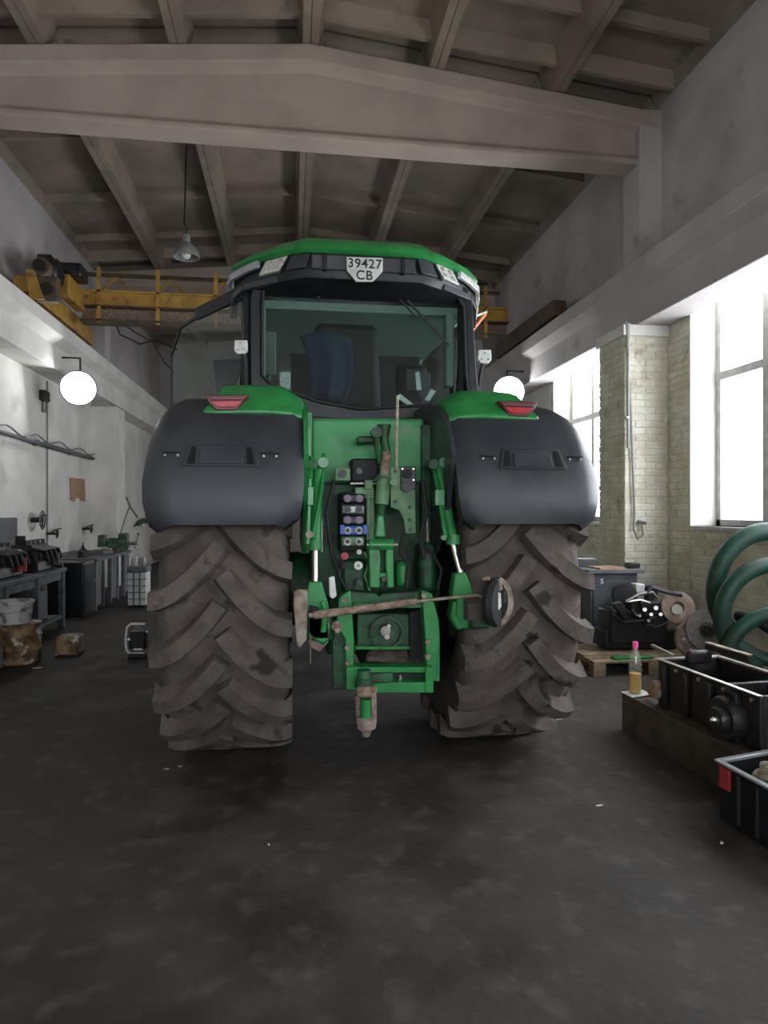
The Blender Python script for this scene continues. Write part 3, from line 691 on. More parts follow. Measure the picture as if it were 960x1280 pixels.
# wipers
w = MB().tube([P(478, 350, 4.64), P(492, 366, 4.70), P(520, 396, 4.735)], .007, 6).build('wiper_arm', 'blackmatt', T)
MB().bar(P(487, 352, 4.72), P(562, 432, 4.735), .012, .014).build('wiper_blade', 'blackmatt', w)
# open left door
HG = cabpt(-.84, 4.86, 0); EN = Vector((-.985, 5.62, 0))
def dp(u, z): return HG*(1-u)+EN*u+Vector((0, 0, z))
door = sub('cab_door', T)
dpl = [(0.02, 1.7), (.95, 1.72), (1.0, 2.1), (1.0, 2.85), (.86, 3.05), (0.02, 3.17)]
nd = (EN-HG).normalized().cross(Vector((0, 0, 1)))*.006
mb = MB(); a = [dp(u, z) for u, z in dpl]; mb.prism(a, nd); mb.build('door_glass', 'doorglass', door)
mb = MB()
edge = a[1:]
for p, q_ in zip(edge, edge[1:]): mb.bar(p, q_, .015, .022)
mb.build('door_edge', 'black', door)
MB().bar(dp(.0, 3.15), dp(.62, 3.11), .03, .10).build('door_top_rail', 'black', door, bevel=.006)
MB().tube([dp(.75, 1.95), dp(.72, 2.2), dp(.86, 2.24), dp(.88, 1.95)], .014, 8).build('door_handle', 'blackmatt', door)
# small lamps beside the cab
for (px_, py_, Y_, nm) in ((301, 433, 4.72, 'side_work_lamp'), (606, 445, 4.85, 'side_work_lamp')):
    o = MB().poly([(px_-8, py_-8), (px_+8, py_-8), (px_+8.5, py_+4), (px_+5, py_+9), (px_-5, py_+9), (px_-8.5, py_+4)], Y_, .05).build(nm, 'white', T, bevel=.005)
    for ddx, ddy in ((-4, 4), (4, 4), (0, -4)):
        MB().cyl(P(px_+ddx, py_+ddy, Y_-.003), P(px_+ddx, py_+ddy, Y_+.01), .009, n=8).build('bolt', 'steel', o)
MB().tube([P(304, 442, 4.75), P(306, 452, 4.76), P(307, 490, 4.78)], .022, 8).build('lamp_post', 'blackmatt', T)
MB().tube([P(604, 452, 4.87), P(600, 470, 4.88), P(597, 500, 4.88)], .014, 8).build('lamp_post', 'blackmatt', T)
o = MB().poly([(266, 450), (306, 449), (291, 490), (271, 490)], 4.9, .02).build('side_mirror', 'black', T, bevel=.004)
MB().poly([(269, 453), (299, 452), (288, 487), (273, 487)], 4.895, .01).build('mirror_glass', 'cabglass', o)
# mirror arm past the right edge of the roof
mb = MB().tube([P(583, 400, 5.0), P(592, 396, 5.2), P(608, 390, 5.3)], .010, 6); mb.build('mirror_arm', 'white', T)
MB().bar(P(607, 392, 5.3), P(584, 421, 5.1), .02, .02).build('reflector_strip', 'orange', T)
MB().bar(P(586, 398, 5.05), P(581, 408, 5.05), .02, .02).build('mirror_bracket', 'white', T)
# --- rear hitch and hydraulics
def B(name, m, x0, x1, y0, y1, Y, d, par=T, bevel=.004): return MB().pbox(x0, x1, y0, y1, Y, d).build(name, m, par, bevel=bevel)
def PL(name, m, pts, Y, d, par=T, bevel=.004): return MB().poly(pts, Y, d).build(name, m, par, bevel=bevel)
def CY_(name, m, a, b, r, par=T, r2=None, n=14): return MB().cyl(a, b, r, r2, n).build(name, m, par)
def TB(name, m, pts, r, par=T, n=8): return MB().tube(pts, r, n).build(name, m, par)
def knob(px_, py_, Y, r, d, name, m, par=T, n=16): return MB().cyl(P(px_, py_, Y), P(px_, py_, Y)+Vector((0, d, 0)), r, None, n).build(name, m, par)
B('rear_panel', 'greendust', 389, 530, 523, 604, 4.22, .5, bevel=.02)
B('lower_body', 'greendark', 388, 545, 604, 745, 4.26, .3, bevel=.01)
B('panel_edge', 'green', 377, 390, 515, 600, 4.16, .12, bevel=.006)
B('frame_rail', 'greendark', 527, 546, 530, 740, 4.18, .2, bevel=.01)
# left lift linkage
def lift(s, top, mid, rodend, fork):
    g = sub('lift_link', T); Y_ = 3.74
    TB('barrel', 'green', [P(*top, Y_+.12), P(*mid, Y_)], .034, g, 14)
    CY_('rod', 'chrome', P(*mid, Y_), P(*rodend, Y_-.04), .018, g)
    PL('fork', 'green', fork, Y_-.07, .09, g, .008)
    CY_('collar', 'green', P(mid[0], mid[1]-12, Y_), P(*mid, Y_), .040, g)
    knob(top[0]-6, top[1]+2, Y_+.04, .03, .16, 'clevis', 'greendark', g); knob(top[0]+7, top[1], Y_+.04, .03, .16, 'clevis', 'green', g)
    return g
gl = lift(-1, (397, 578), (394, 687), (394, 732), [(386, 727), (402, 727), (409, 750), (413, 766), (411, 800), (404, 808), (399, 772), (388, 772), (386, 798), (380, 800), (379, 760)])
gr = lift(1, (548, 578), (566, 680), (577, 722), [(569, 717), (582, 715), (592, 738), (593, 748), (586, 750), (583, 772), (577, 780), (570, 768), (571, 748), (565, 745)])
TB('tilt_tube', 'green', [P(405, 568, 3.9), P(402, 610, 3.78), P(391, 672, 3.72)], .014, gl)
TB('side_rod', 'green', [P(389, 572, 3.86), P(387, 600, 3.74), P(384, 680, 3.72)], .016, gl)
B('bracket', 'green', 384, 392, 608, 632, 3.70, .06, gl); B('bracket', 'green', 544, 556, 612, 632, 3.72, .06, gr)
TB('side_rod', 'green', [P(541, 580, 3.9), P(548, 612, 3.76), P(557, 672, 3.70)], .014, gr)
knob(387, 668, 3.68, .022, .04, 'eyelet', 'rustpale', gl); knob(555, 672, 3.68, .016, .04, 'eyelet', 'greenpale', gr)
TB('pull_rod', 'steel', [P(402, 648, 3.9), P(402, 690, 3.88)], .008); TB('pull_rod', 'steel', [P(534, 648, 3.9), P(535, 678, 3.88)], .010)
# hydraulic coupler stack
cs = sub('coupler_stack', T)
B('valve_block', 'greenpale', 444, 468, 609, 624, 3.96, .2, cs, .006); B('valve_block', 'greenpale', 455, 468, 624, 688, 3.98, .2, cs, .006)
B('valve_block', 'blackmatt', 425, 460, 615, 690, 3.98, .2, cs, .01)
for yy_, cm, bm2 in ((623, 'purple', 'darksteel'), (637, 'fender', 'steel'), (650, 'purple', 'darksteel'), (663, 'lensgrey', 'blue'), (677, 'steel', 'greenpale')):
    c = B('coupler', bm2, 427, 456.5, yy_-6, yy_+6, 3.90, .1, cs, .012)
    for xx in (434.5, 449): 
        knob(xx, yy_, 3.885, .023, .03, 'port_cap', cm, c); knob(xx, yy_, 3.875, .012, .02, 'port_core', 'black' if cm != 'purple' else 'purple', c, 10)
for xx in (428, 457): B('blue_clip', 'blue', xx-3, xx+3, 656, 668, 3.87, .03, cs, .003)
TB('valve_lever', 'greenpale', [P(460, 616, 3.9), P(461, 650, 3.88), P(459, 690, 3.9)], .007, cs)
B('control_box', 'blackmatt', 439, 474, 573, 603, 4.02, .16, bevel=.015); B('box_rim', 'steel', 438, 474, 603, 605.5, 4.0, .05, bevel=.001)
knob(449, 589, 4.0, .02, .03, 'socket', 'fender')
o = B('step_bracket', 'greenpale', 419, 438, 585, 601, 4.03, .03); knob(428, 592, 4.02, .026, .012, 'hole', 'black', o)
B('pipe_block', 'greenpale', 456, 466, 600, 612, 3.94, .05)
# right-hand bracket plate with sockets
bp = PL('socket_plate', 'greenpale', [(488, 584), (501, 584), (501, 595), (519, 595), (520, 667), (507, 667), (505, 650), (499, 638), (488, 634)], 3.93, .02)
B('plate_backing', 'black', 501, 520, 583, 612, 3.915, .04, bp, .004)
knob(509, 592, 3.90, .030, .03, 'round_socket', 'blackmatt', bp, 20); knob(509, 608, 3.89, .036, .04, 'round_socket', 'black', bp, 20)
for xx, yy_ in ((494, 589), (494, 627), (512, 634), (512, 650), (513, 662)): knob(xx, yy_, 3.925, .012, .01, 'hole', 'black', bp, 8)
for xx, yy_ in ((503, 586), (517, 586), (503, 609), (517, 600)): knob(xx, yy_, 3.905, .006, .01, 'bolt', 'chrome', bp, 6)
# top link, stowed upright
tl = sub('top_link', T)
TB('ball_end', 'greendark', [P(480, 531, 3.98), P(480, 548, 3.98), P(484, 568, 3.97)], [.045, .028, .022], tl, 12)
knob(471, 540, 3.94, .034, .06, 'ball_joint', 'greendark', tl)
TB('hook_arm', 'greendark', [P(471, 545, 3.98), P(472, 560, 3.98), P(476, 580, 3.96)], .020, tl, 8)
B('latch_block', 'greendark', 447, 470, 545, 554, 4.05, .1, tl, .01)
TB('threaded_rod', 'rust', [P(484, 566, 3.95), P(480, 594, 3.93)], .030, tl, 12)
TB('body', 'greenpale', [P(480, 594, 3.92), P(477, 631, 3.90)], .042, tl, 16)
TB('neck', 'greendark', [P(477, 630, 3.91), P(476, 650, 3.88)], .026, tl, 12)
PL('yoke', 'green', [(472, 644), (480, 644), (483, 672), (468, 672)], 3.82, .07, tl, .01)
knob(474, 667, 3.80, .018, .04, 'pin', 'green', tl, 10)
TB('handle', 'steel', [P(468, 601, 3.88), P(474, 595, 3.85), P(486, 596, 3.85), P(492, 602, 3.86)], .007, tl)
knob(492, 603, 3.83, .022, .05, 'ball_knob', 'greenpale', tl, 12)
TB('dip_rod', 'rope', [P(497, 494, 3.9), P(496, 540, 3.91), P(496, 588, 3.92)], .009)
# top link bracket
tb = sub('top_link_bracket', T)
PL('cheek', 'green', [(461, 676), (473, 674), (476, 700), (475, 735), (462, 735)], 3.78, .14, tb, .008)
PL('cheek', 'green', [(483, 674), (492, 676), (493, 735), (484, 735), (482, 700)], 3.78, .14, tb, .008)
B('web', 'greendark', 470, 488, 688, 735, 3.88, .1, tb); B('crossbar', 'green', 470, 488, 716, 722, 3.80, .08, tb)
CY_('knuckle', 'green', P(462, 681, 3.80), P(491, 681, 3.80), .036, tb)
CY_('pin', 'steel', P(458, 681, 3.80), P(497, 681, 3.80), .016, tb); knob(480, 724, 3.79, .018, .04, 'bolt', 'darksteel', tb, 8)
# small fittings on the left
knob(431, 695, 3.82, .022, .06, 'red_cap', 'redpaint'); knob(431, 707, 3.83, .018, .05, 'black_cap', 'blackmatt')
o = knob(448, 707, 3.80, .025, .05, 'white_cap', 'white'); knob(448, 707, 3.795, .010, .01, 'cap_centre', 'steel', o, 10)
knob(449, 729, 3.82, .022, .05, 'drain_plug', 'darksteel'); knob(449, 690, 3.84, .016, .05, 'fitting', 'steel', n=8)
PL('release_handle', 'white', [(411, 722), (418, 720), (421, 745), (416, 749), (412, 746)], 3.66, .03, T, .006)
B('small_tank', 'greendark', 428, 458, 700, 745, 3.95, .12, bevel=.02); B('filter_housing', 'green', 496, 512, 702, 735, 3.90, .14, bevel=.03)
B('filter_housing', 'greendark', 525, 545, 680, 740, 3.95, .2, bevel=.03)
for pts, rr, m_ in (([(428, 700), (424, 720), (434, 738), (444, 742)], .010, 'cableblk'), ([(505, 668), (500, 690), (512, 706), (508, 734)], .012, 'cableblk'),
                    ([(524, 680), (540, 690), (552, 712), (548, 735)], .010, 'cableblk'), ([(418, 600), (408, 640), (414, 690), (424, 716)], .012, 'cableblk'),
                    ([(455, 690), (462, 700), (456, 720), (462, 738)], .008, 'greenpale'), ([(528, 600), (534, 640), (526, 668), (530, 700)], .012, 'cableblk')):
    TB('hydraulic_hose', m_, [P(x, y, 3.88) for x, y in pts], rr)
# hitch frame
hf = sub('hitch_frame', T)
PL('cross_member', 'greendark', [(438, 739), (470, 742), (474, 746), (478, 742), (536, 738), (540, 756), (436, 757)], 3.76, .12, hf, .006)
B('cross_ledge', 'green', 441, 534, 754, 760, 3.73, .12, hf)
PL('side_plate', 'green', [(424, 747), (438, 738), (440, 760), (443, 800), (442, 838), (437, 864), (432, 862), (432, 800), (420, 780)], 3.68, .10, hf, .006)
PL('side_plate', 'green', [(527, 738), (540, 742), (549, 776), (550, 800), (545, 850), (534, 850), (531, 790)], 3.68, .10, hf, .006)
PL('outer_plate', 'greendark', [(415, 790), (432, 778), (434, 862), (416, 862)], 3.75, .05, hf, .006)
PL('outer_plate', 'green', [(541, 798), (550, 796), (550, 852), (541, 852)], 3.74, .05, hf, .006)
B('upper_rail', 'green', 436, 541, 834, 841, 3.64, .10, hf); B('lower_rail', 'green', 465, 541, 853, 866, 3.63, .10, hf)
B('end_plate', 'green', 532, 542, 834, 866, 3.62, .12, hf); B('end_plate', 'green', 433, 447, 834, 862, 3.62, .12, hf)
B('slot_back', 'blackmatt', 470, 532, 841, 853, 3.72, .03, hf, 0.001); B('slot_pin', 'steel', 499, 502, 844, 852, 3.70, .01, hf, .001)
for xx, yy_ in ((422, 788), (434, 810), (435, 829), (535, 803), (535, 821), (431, 750), (530, 745)): knob(xx, yy_, 3.66, .016, .03, 'bolt', 'rustpale', hf, 6)
knob(421, 783, 3.67, .030, .03, 'rust_patch_pin', 'rust', hf, 12)
# power take-off
po = sub('power_take_off', T)
B('back_plate', 'greendark', 446, 512, 767, 810, 3.86, .2, po, .01); B('lower_lip', 'green', 444, 512, 808, 812, 3.80, .08, po, .002)
MB().lathe([(.085, 0), (.10, -.03), (.10, -.05), (.085, -.05), (.085, -.02), (.03, -.02), (0, -.02)], P(482, 789, 3.86), (0, 1, 0), 24).build('guard_ring', 'greendark', po)
knob(482, 789, 3.76, .030, .12, 'shaft_collar', 'steel', po); knob(484, 796, 3.70, .016, .10, 'stub_shaft', 'chrome', po, 8); knob(486, 783, 3.72, .012, .08, 'splined_end', 'chrome', po, 6)
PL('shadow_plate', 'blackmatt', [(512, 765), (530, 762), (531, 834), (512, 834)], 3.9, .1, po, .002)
MB().lathe([(.0, 0), (.16, 0), (.17, .02), (.0, .04)], P(492, 826, 3.95), (0, -.25, 1), 24).build('worn_plate', 'rustpale', po)
# drawbar coupling
db = sub('drawbar', T)
MB().box(X(-.07), X(.07), 3.62, 4.4, .60, .66).build('tongue', 'greendark', db, bevel=.01)
c = P(455, 870, 3.56)
MB().lathe([(0, .09), (.035, .09), (.04, .05), (.05, .045), (.05, .0), (.0, .0)], Vector((c.x, c.y, P(455, 858, 3.56).z)), (0, 0, 1), 12).build('pin_head', 'greendark', db)
MB().hexa([P(446, 872, 3.50), P(470, 872, 3.50), P(470, 872, 3.66), P(446, 872, 3.66)], [P(446, 858, 3.50), P(472, 858, 3.50), P(472, 858, 3.70), P(446, 858, 3.70)]).build('upper_jaw', 'rust', db, bevel=.015)
CY_('pin', 'green', P(457, 874, 3.56), P(457, 900, 3.56), .028, db)
PL('back_strap', 'rustpale', [(464, 870), (471, 870), (471, 905), (464, 908)], 3.6, .03, db)
PL('back_strap', 'rust', [(444, 870), (450, 870), (450, 905), (446, 905)], 3.6, .03, db)
MB().lathe([(.0, .0), (.02, .0), (.03, .035), (.052, .045), (.056, .10), (0, .11)], P(458, 920, 3.56), (0, 0, 1), 12).build('lower_jaw', 'rustpale', db)
# cross tube carried on the links
ct = sub('swinging_bar', T)
TB('tube', 'rust', [P(392, 769, 3.50), P(521, 752, 3.56)], [.022, .020], ct, 12)
TB('thin_rod', 'rustpale', [P(386, 769, 3.50), P(392, 769, 3.5)], .012, ct); TB('thin_rod', 'rustpale', [P(519, 752, 3.56), P(575, 746, 3.6), P(596, 744, 3.6), P(606, 747, 3.6)], .009, ct)
# left lower link end
ll = sub('lower_link', T)
PL('hook_plate', 'rustpale', [(367, 740), (372, 737), (384, 738), (385, 756), (383, 800), (375, 810), (371, 806), (367, 760)], 3.56, .06, ll, .006)
PL('hook_body', 'green', [(384, 765), (398, 768), (413, 778), (412, 800), (404, 806), (392, 800), (384, 792)], 3.62, .10, ll, .012)
MB().hexa([P(384, 800, 3.62), P(412, 800, 3.62), P(440, 800, 4.3), P(425, 800, 4.3)], [P(384, 770, 3.62), P(412, 770, 3.62), P(440, 775, 4.3), P(425, 775, 4.3)]).build('link_arm', 'greendark', ll, bevel=.01)
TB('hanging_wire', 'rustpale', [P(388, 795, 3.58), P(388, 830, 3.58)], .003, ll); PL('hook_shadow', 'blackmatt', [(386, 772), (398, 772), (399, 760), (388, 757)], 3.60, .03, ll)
TB('side_pin', 'green', [P(403, 752, 3.6), P(406, 765, 3.6), P(404, 790, 3.6)], .016, ll)
PL('hook_tip', 'rust', [(384, 800), (411, 802), (400, 815), (390, 810)], 3.7, .08, ll)
# right lower link end
lr = sub('lower_link', T)
MB().lathe([(0, 0), (.13, 0), (.14, .03), (.13, .06), (0, .06)], P(614, 752, 3.56), (.75, -.65, 0), 28).build('hook_disc', 'blackmatt', lr)
rows = []
for i in range(13):
    a = -1.3+2.6*i/12; rows.append(P(618+20*math.cos(a), 752+29*math.sin(a), 3.53))
mb = MB()
for p, q_ in zip(rows, rows[1:]): mb.bar(p, q_, .03, .018, (0, 1, 0))
mb.build('hook_rim', 'rustpale', lr)
PL('hook_latch', 'rustpale', [(614, 725), (626, 724), (629, 737), (621, 740), (616, 735)], 3.50, .03, lr); PL('latch_tongue', 'white', [(619, 738), (626, 742), (627, 758), (624, 763), (620, 758)], 3.49, .02, lr, .002)
B('latch_tip', 'rustpale', 603, 613, 721, 726, 3.50, .03, lr)
MB().hexa([P(560, 795, 4.2), P(590, 800, 4.2), P(612, 785, 3.6), P(590, 785, 3.6)], [P(560, 770, 4.2), P(590, 770, 4.2), P(612, 752, 3.6), P(590, 752, 3.6)]).build('link_arm', 'greendark', lr, bevel=.01)
PL('hook_body', 'green', [(566, 752), (592, 750), (600, 770), (590, 785), (572, 788), (563, 772)], 3.68, .10, lr, .012)
# roof beacon foot
MB().lathe([(0, .05), (.015, .05), (.02, .02), (.03, 0), (0, 0)], P(521, 309, 4.7)-Vector((0, 0, .01)), (0, 0, 1), 10).build('aerial_foot', 'black', T)

# ================================================================== LAMPS AND CRANE
def flood(x, y, z, label, face):
    t = thing('floodlight', label, 'lamp', (x, y, z), 'lit floodlights under the crane beams')
    d = Vector(face).normalized(); c = Vector((x, y, z))
    MB().lathe([(0, .15), (.12, .15), (.17, .10), (.275, .0), (.28, -.012), (.26, -.012), (.26, -.002), (0, -.002)], c, -d, 28).build('housing', 'lampbody', t)
    MB().lathe([(0, .0), (.18, .002), (.255, .01), (.255, .0)], c+d*.012, -d, 28).build('lens', 'lamp', t)
    sx_ = 1 if x > 0 else -1
    MB().tube([c+Vector((0, .1, .1)), c+Vector((0, .1, 4.0-z)), c+Vector((sx_*.36, .1, 4.0-z))], .018, 6).build('bracket', 'darksteel', t)
    return t
flood(3.74, 11.0, 3.62, 'lit white floodlight above the right fender of the tractor', (-.45, -1, -.25))
flood(-3.36, 11.0, 3.50, 'lit white floodlight on the left wall beside its dark bracket', (.45, -1, -.25))
def LW(px_, py_, off=.05): # point by the left wall face
    r = ray(px_, py_); t = (WX0+off)/r.x; return Vector((0, 0, H))+r*t
jb = LW(52, 500, .0)
bx = thing('junction_box', 'small dark junction box on the left wall under the floodlight', 'box', jb)
MB().box(WX0, WX0+.09, jb.y-.12, jb.y+.12, jb.z-.02, jb.z+.15).build('box_body', 'darksteel', bx, bevel=.01); MB().cyl((WX0+.04, jb.y, jb.z-.2), (WX0+.04, jb.y, jb.z), .03, n=8).build('stem', 'steel', bx)
# hanging bell lamp from the slab
hl = thing('pendant_lamp', 'grey bell shaped pendant lamp hanging under the ceiling ribs', 'lamp', P(233, 322, 10.0))
b0 = P(233, 322, 10.0)
MB().lathe([(.185, 0), (.19, .012), (.175, .10), (.11, .17), (.06, .22), (.05, .33), (.0, .34)], b0, (0, 0, 1), 28).build('shade', 'lampbody', hl, solid=.004)
MB().ball(b0+Vector((0, 0, .05)), .07).build('bulb', 'white', hl)
MB().tube([b0+Vector((0, 0, .33)), b0+Vector((.01, 0, .43)), b0+Vector((-.03, 0, .5)), Vector((b0.x, 10.0, zr(b0.x)+.3))], .012, 6).build('suspension_rod', 'darksteel', hl)
# overhead crane
cr = thing('bridge_crane', 'yellow overhead travelling crane bridge resting on the wall rails', 'crane', (0.2, 11.4, 4.5))
XL, XR = PX0-0.2, PX1+0.2
def gbar(a, b, w, h, nm, m, par=cr, **k): return MB().bar(a, b, w, h).build(nm, m, par, **k)
MB().box(XL+.3, XR-.3, 11.20, 11.24, 4.89, 5.10).build('girder_web', 'yellow', cr); MB().box(XL+.3, XR-.3, 11.32, 11.36, 4.66, 4.89).build('lower_web', 'rust', cr); MB().box(XL+.3, XR-.3, 11.16, 11.48, 4.87, 4.89).build('middle_flange', 'yellowdark', cr); MB().box(XL+.3, XR-.3, 11.16, 11.48, 5.10, 5.13).build('top_flange', 'yellow', cr); MB().box(XL+.3, XR-.3, 11.16, 11.48, 4.63, 4.66).build('bottom_flange', 'yellowdark', cr)
gbar((XL+.2, 12.0, 5.66), (XR-.2, 12.0, 5.66), .06, .06, 'truss_chord', 'yellowdark'); gbar((XL+.2, 12.0, 5.12), (XR-.2, 12.0, 5.12), .06, .06, 'truss_chord', 'yellowdark')
nb = 8
for k in range(nb):
    xa = XL+.2+(XR-XL-.4)*k/nb; xb = XL+.2+(XR-XL-.4)*(k+1)/nb; xm = (xa+xb)/2
    gbar((xa, 12.0, 5.14), (xm, 12.0, 5.64), .04, .04, 'truss_brace', 'yellow'); gbar((xm, 12.0, 5.64), (xb, 12.0, 5.14), .04, .04, 'truss_brace', 'yellow')
    gbar((xa, 11.4, 5.13), (xa, 12.0, 5.13), .04, .04, 'tie', 'yellowdark'); gbar((xa+.4, 11.18, 4.6), (xa+.4, 11.18, 5.5), .06, .04, 'rail_post', 'yellow')
for xx in (XL, XR):
    s = 1 if xx < 0 else -1
    MB().hexa([(xx-.10, 9.6, 4.56), (xx+.12, 9.6, 4.56), (xx+.12, 12.6, 4.56), (xx-.10, 12.6, 4.56)], [(xx-.10, 9.7, 4.82), (xx+.12, 9.7, 4.82), (xx+.12, 12.5, 4.86), (xx-.10, 12.5, 4.86)]).build('end_carriage', 'yellow' if s > 0 else 'yellowdark', cr, bevel=.01)
    for yy_ in (9.95, 12.2): MB().lathe([(0, -.06), (.16, -.06), (.18, -.05), (.15, -.04), (.15, .04), (.18, .05), (.16, .06), (0, .06)], (xx+s*0.0, yy_, 4.66), (1, 0, 0), 20).build('rail_wheel', 'darksteel', cr)
    if s < 0: continue
    MB().box(xx-.08+s*.28, xx+.08+s*.28, 10.5, 11.3, 4.80, 5.14).build('gusset_box', 'yellow', cr, bevel=.02)
    MB().cyl((xx+s*.22, 9.75, 4.98), (xx+s*.22, 10.25, 4.98), .12, n=18).build('drive_motor', 'yellowdark', cr)
    MB().cyl((xx+s*.22, 9.70, 4.98), (xx+s*.22, 9.76, 4.98), .08, n=14).build('motor_end', 'blackmatt', cr)
    MB().hexa([(xx+s*.15, 9.55, 4.45), (xx+s*.34, 9.55, 4.45), (xx+s*.34, 9.62, 4.45), (xx+s*.15, 9.62, 4.45)], [(xx+s*.1, 9.55, 4.85), (xx+s*.2, 9.55, 4.85), (xx+s*.2, 9.62, 4.85), (xx+s*.1, 9.62, 4.85)]).build('rail_guard', 'yellow', cr)
    MB().box(xx-.1+s*.14, xx+.1+s*.14, 10.1, 10.5, 4.86, 5.28).build('switch_box', 'darksteel', cr, bevel=.02)
hb = P(62, 366, 9.7)
o = MB().box(hb.x-.17, hb.x+.15, 9.58, 9.72, hb.z-.15, hb.z+.2).build('buffer_box', 'yellowdark', cr, bevel=.03)
MB().cyl((hb.x, 9.57, hb.z+.02), (hb.x, 9.6, hb.z+.02), .09, n=18).build('round_hole', 'blackmatt', o)
MB().lathe([(0, -.05), (.17, -.05), (.2, -.02), (.2, .02), (.17, .05), (0, .05)], (XL+.32, 10.1, 5.0), (1, 0, 0), 20).build('drive_gear', 'darksteel', cr)
MB().box(XL+.05, XL+.5, 10.6, 11.0, 5.14, 5.36).build('brake_housing', 'darksteel', cr, bevel=.03)
tag_c = MB().tube([P(143, 400, 12.05), P(150, 418, 12.1), P(175, 430, 12.2), P(195, 425, 12.2), P(222, 437, 12.2)], .015, 6).build('power_cable', 'cableblk', cr)
MB().tube([P(150, 402, 12.05), P(168, 415, 12.1), P(190, 427, 12.15), P(205, 452, 12.2), P(218, 466, 12.2)], .012, 6).build('power_cable', 'cableblk', cr)

# ================================================================== LEFT SIDE
# cable tray with drooping cables
ctr = thing('cable_conduit', 'grey conduit with loosely strapped cables running along the left wall', 'pipe', (WX0+.06, 9, 2.8))
a, b = LW(0, 540, .08), LW(134, 578, .08)
a2 = a+(a-b).normalized()*1.2
MB().tube([a2, b], .035, 8).build('pipe', 'panelgrey', ctr)
MB().cyl(b, b+(b-a).normalized()*.06, .05, n=10).build('pipe_end', 'steel', ctr)
pts = []
for i in range(40):
    u = i/39; p = a2.lerp(b, u); p = p+Vector((.03, 0, .07+.05*math.sin(u*38)*(1-u*.3))); pts.append(p)
MB().tube(pts, .014, 6).build('strapped_cable', 'cable', ctr)
for u in (.15, .4, .65, .9):
    p = a2.lerp(b, u); MB().box(WX0+.0, WX0+.09, p.y-.02, p.y+.02, p.z-.05, p.z+.05).build('strap', 'steel', ctr)
# conduit up the wall
p = LW(62, 600)
MB().tube([(WX0+.015, p.y, 0.9), (WX0+.015, p.y, 3.7)], .012, 6).build('wire', 'cable', label='thin grey wire running straight up the left wall by the conduit', category='wire')
# cardboard
c = thing('cardboard_sheet', 'brown cardboard sheet with torn lower edge stuck on the left wall', 'cardboard', LW(99, 625))
qs = [LW(90, 597), LW(108, 599), LW(109, 627), LW(104, 626), LW(102, 622), LW(97, 623), LW(96, 627), LW(91, 626)]
MB().prism([q_+Vector((-.045, 0, 0)) for q_ in qs], (.015, 0, 0)).build('sheet', 'cardboard', c)
# wall-mounted fittings
def valve(px_, py_, s, label, name='wall_valve', cat='valve'):
    o = LW(px_, py_); t = thing(name, label, cat, o)
    MB().lathe([(s*.7, -.01), (s, 0), (s*.7, .01), (s*.6, 0)], o+Vector((.12, 0, 0)), (1, 0, 0), 16, closed=True).build('handwheel', 'darksteel', t)
    MB().cyl(o+Vector((-.05, 0, 0)), o+Vector((.14, 0, 0)), s*.28, n=10).build('spindle', 'darksteel', t)
    MB().bar(o+Vector((.12, 0, -s)), o+Vector((.12, 0, s)), .02, .02).build('spoke', 'darksteel', t)
    MB().tube([o+Vector((.0, 0, 0)), o+Vector((.03, .25, .06)), o+Vector((.03, .45, .07))], .014, 6).build('pipe', 'darksteel', t)
valve(43, 650, .15, 'dark round valve wheel on the left wall above the greasy engine'); valve(106, 661, .09, 'small dark valve on the left wall above the far workbench')
valve(62, 667, .08, 'rusty little valve low on the left wall between engine and far workbench')
# fuse box at the frame edge
fa, fb = LW(9, 684, .0), LW(-16, 684, .0)
MB().box(WX0, WX0+.14, fb.y, fa.y, fa.z, LW(9, 647, .0).z).build('fuse_box', 'panelgrey', bevel=.01, label='grey metal box fixed on the wall at the left frame edge', category='box')
# near workbench
gz = .86
def bench(label, x0, x1, y0, y1, z, mt, nleg, name='workbench', boards=True):
    t = thing(name, label, 'workbench', ((x0+x1)/2, (y0+y1)/2, 0))
    MB().box(x0, x1, y0, y1, z-.05, z).build('worktop', mt, t, bevel=.008)
    for i in range(nleg):
        yy_ = y0+.05+(y1-y0-.1)*i/(nleg-1)
        MB().box(x1-.09, x1-.02, yy_-.035, yy_+.035, 0, z-.05).build('leg', mt, t, bevel=.004); MB().box(x0+.02, x0+.09, yy_-.035, yy_+.035, 0, z-.05).build('leg', mt, t, bevel=.004)
    MB().box(x1-.07, x1-.04, y0, y1, z-.15, z-.05).build('apron', mt, t); MB().box(x0+.02, x1-.03, y0+.1, y1-.1, .14, .18).build('lower_shelf', mt, t)
    MB().box(x0, x0+.02, y0, y1, .2, z-.1).build('back_panel', 'blackmatt', t)
    return t
# near bench: corner at px 85,708 -> top
bc = G(84, 709, .80)
t = bench('blue grey steel workbench crowded with greasy engine parts at left', WX0+.02, bc.x, bc.y-3.6, bc.y, .80, 'benchblue', 5)
print('BENCH', bc, 'x0', WX0)
for i in range(3):
    yy_ = bc.y-1.0*(i+.55)
    MB().box(WX0+.2, bc.x-.12, yy_-.25, yy_+.2, .18, .55).build('storage_bin', 'panelgrey', t, bevel=.02)
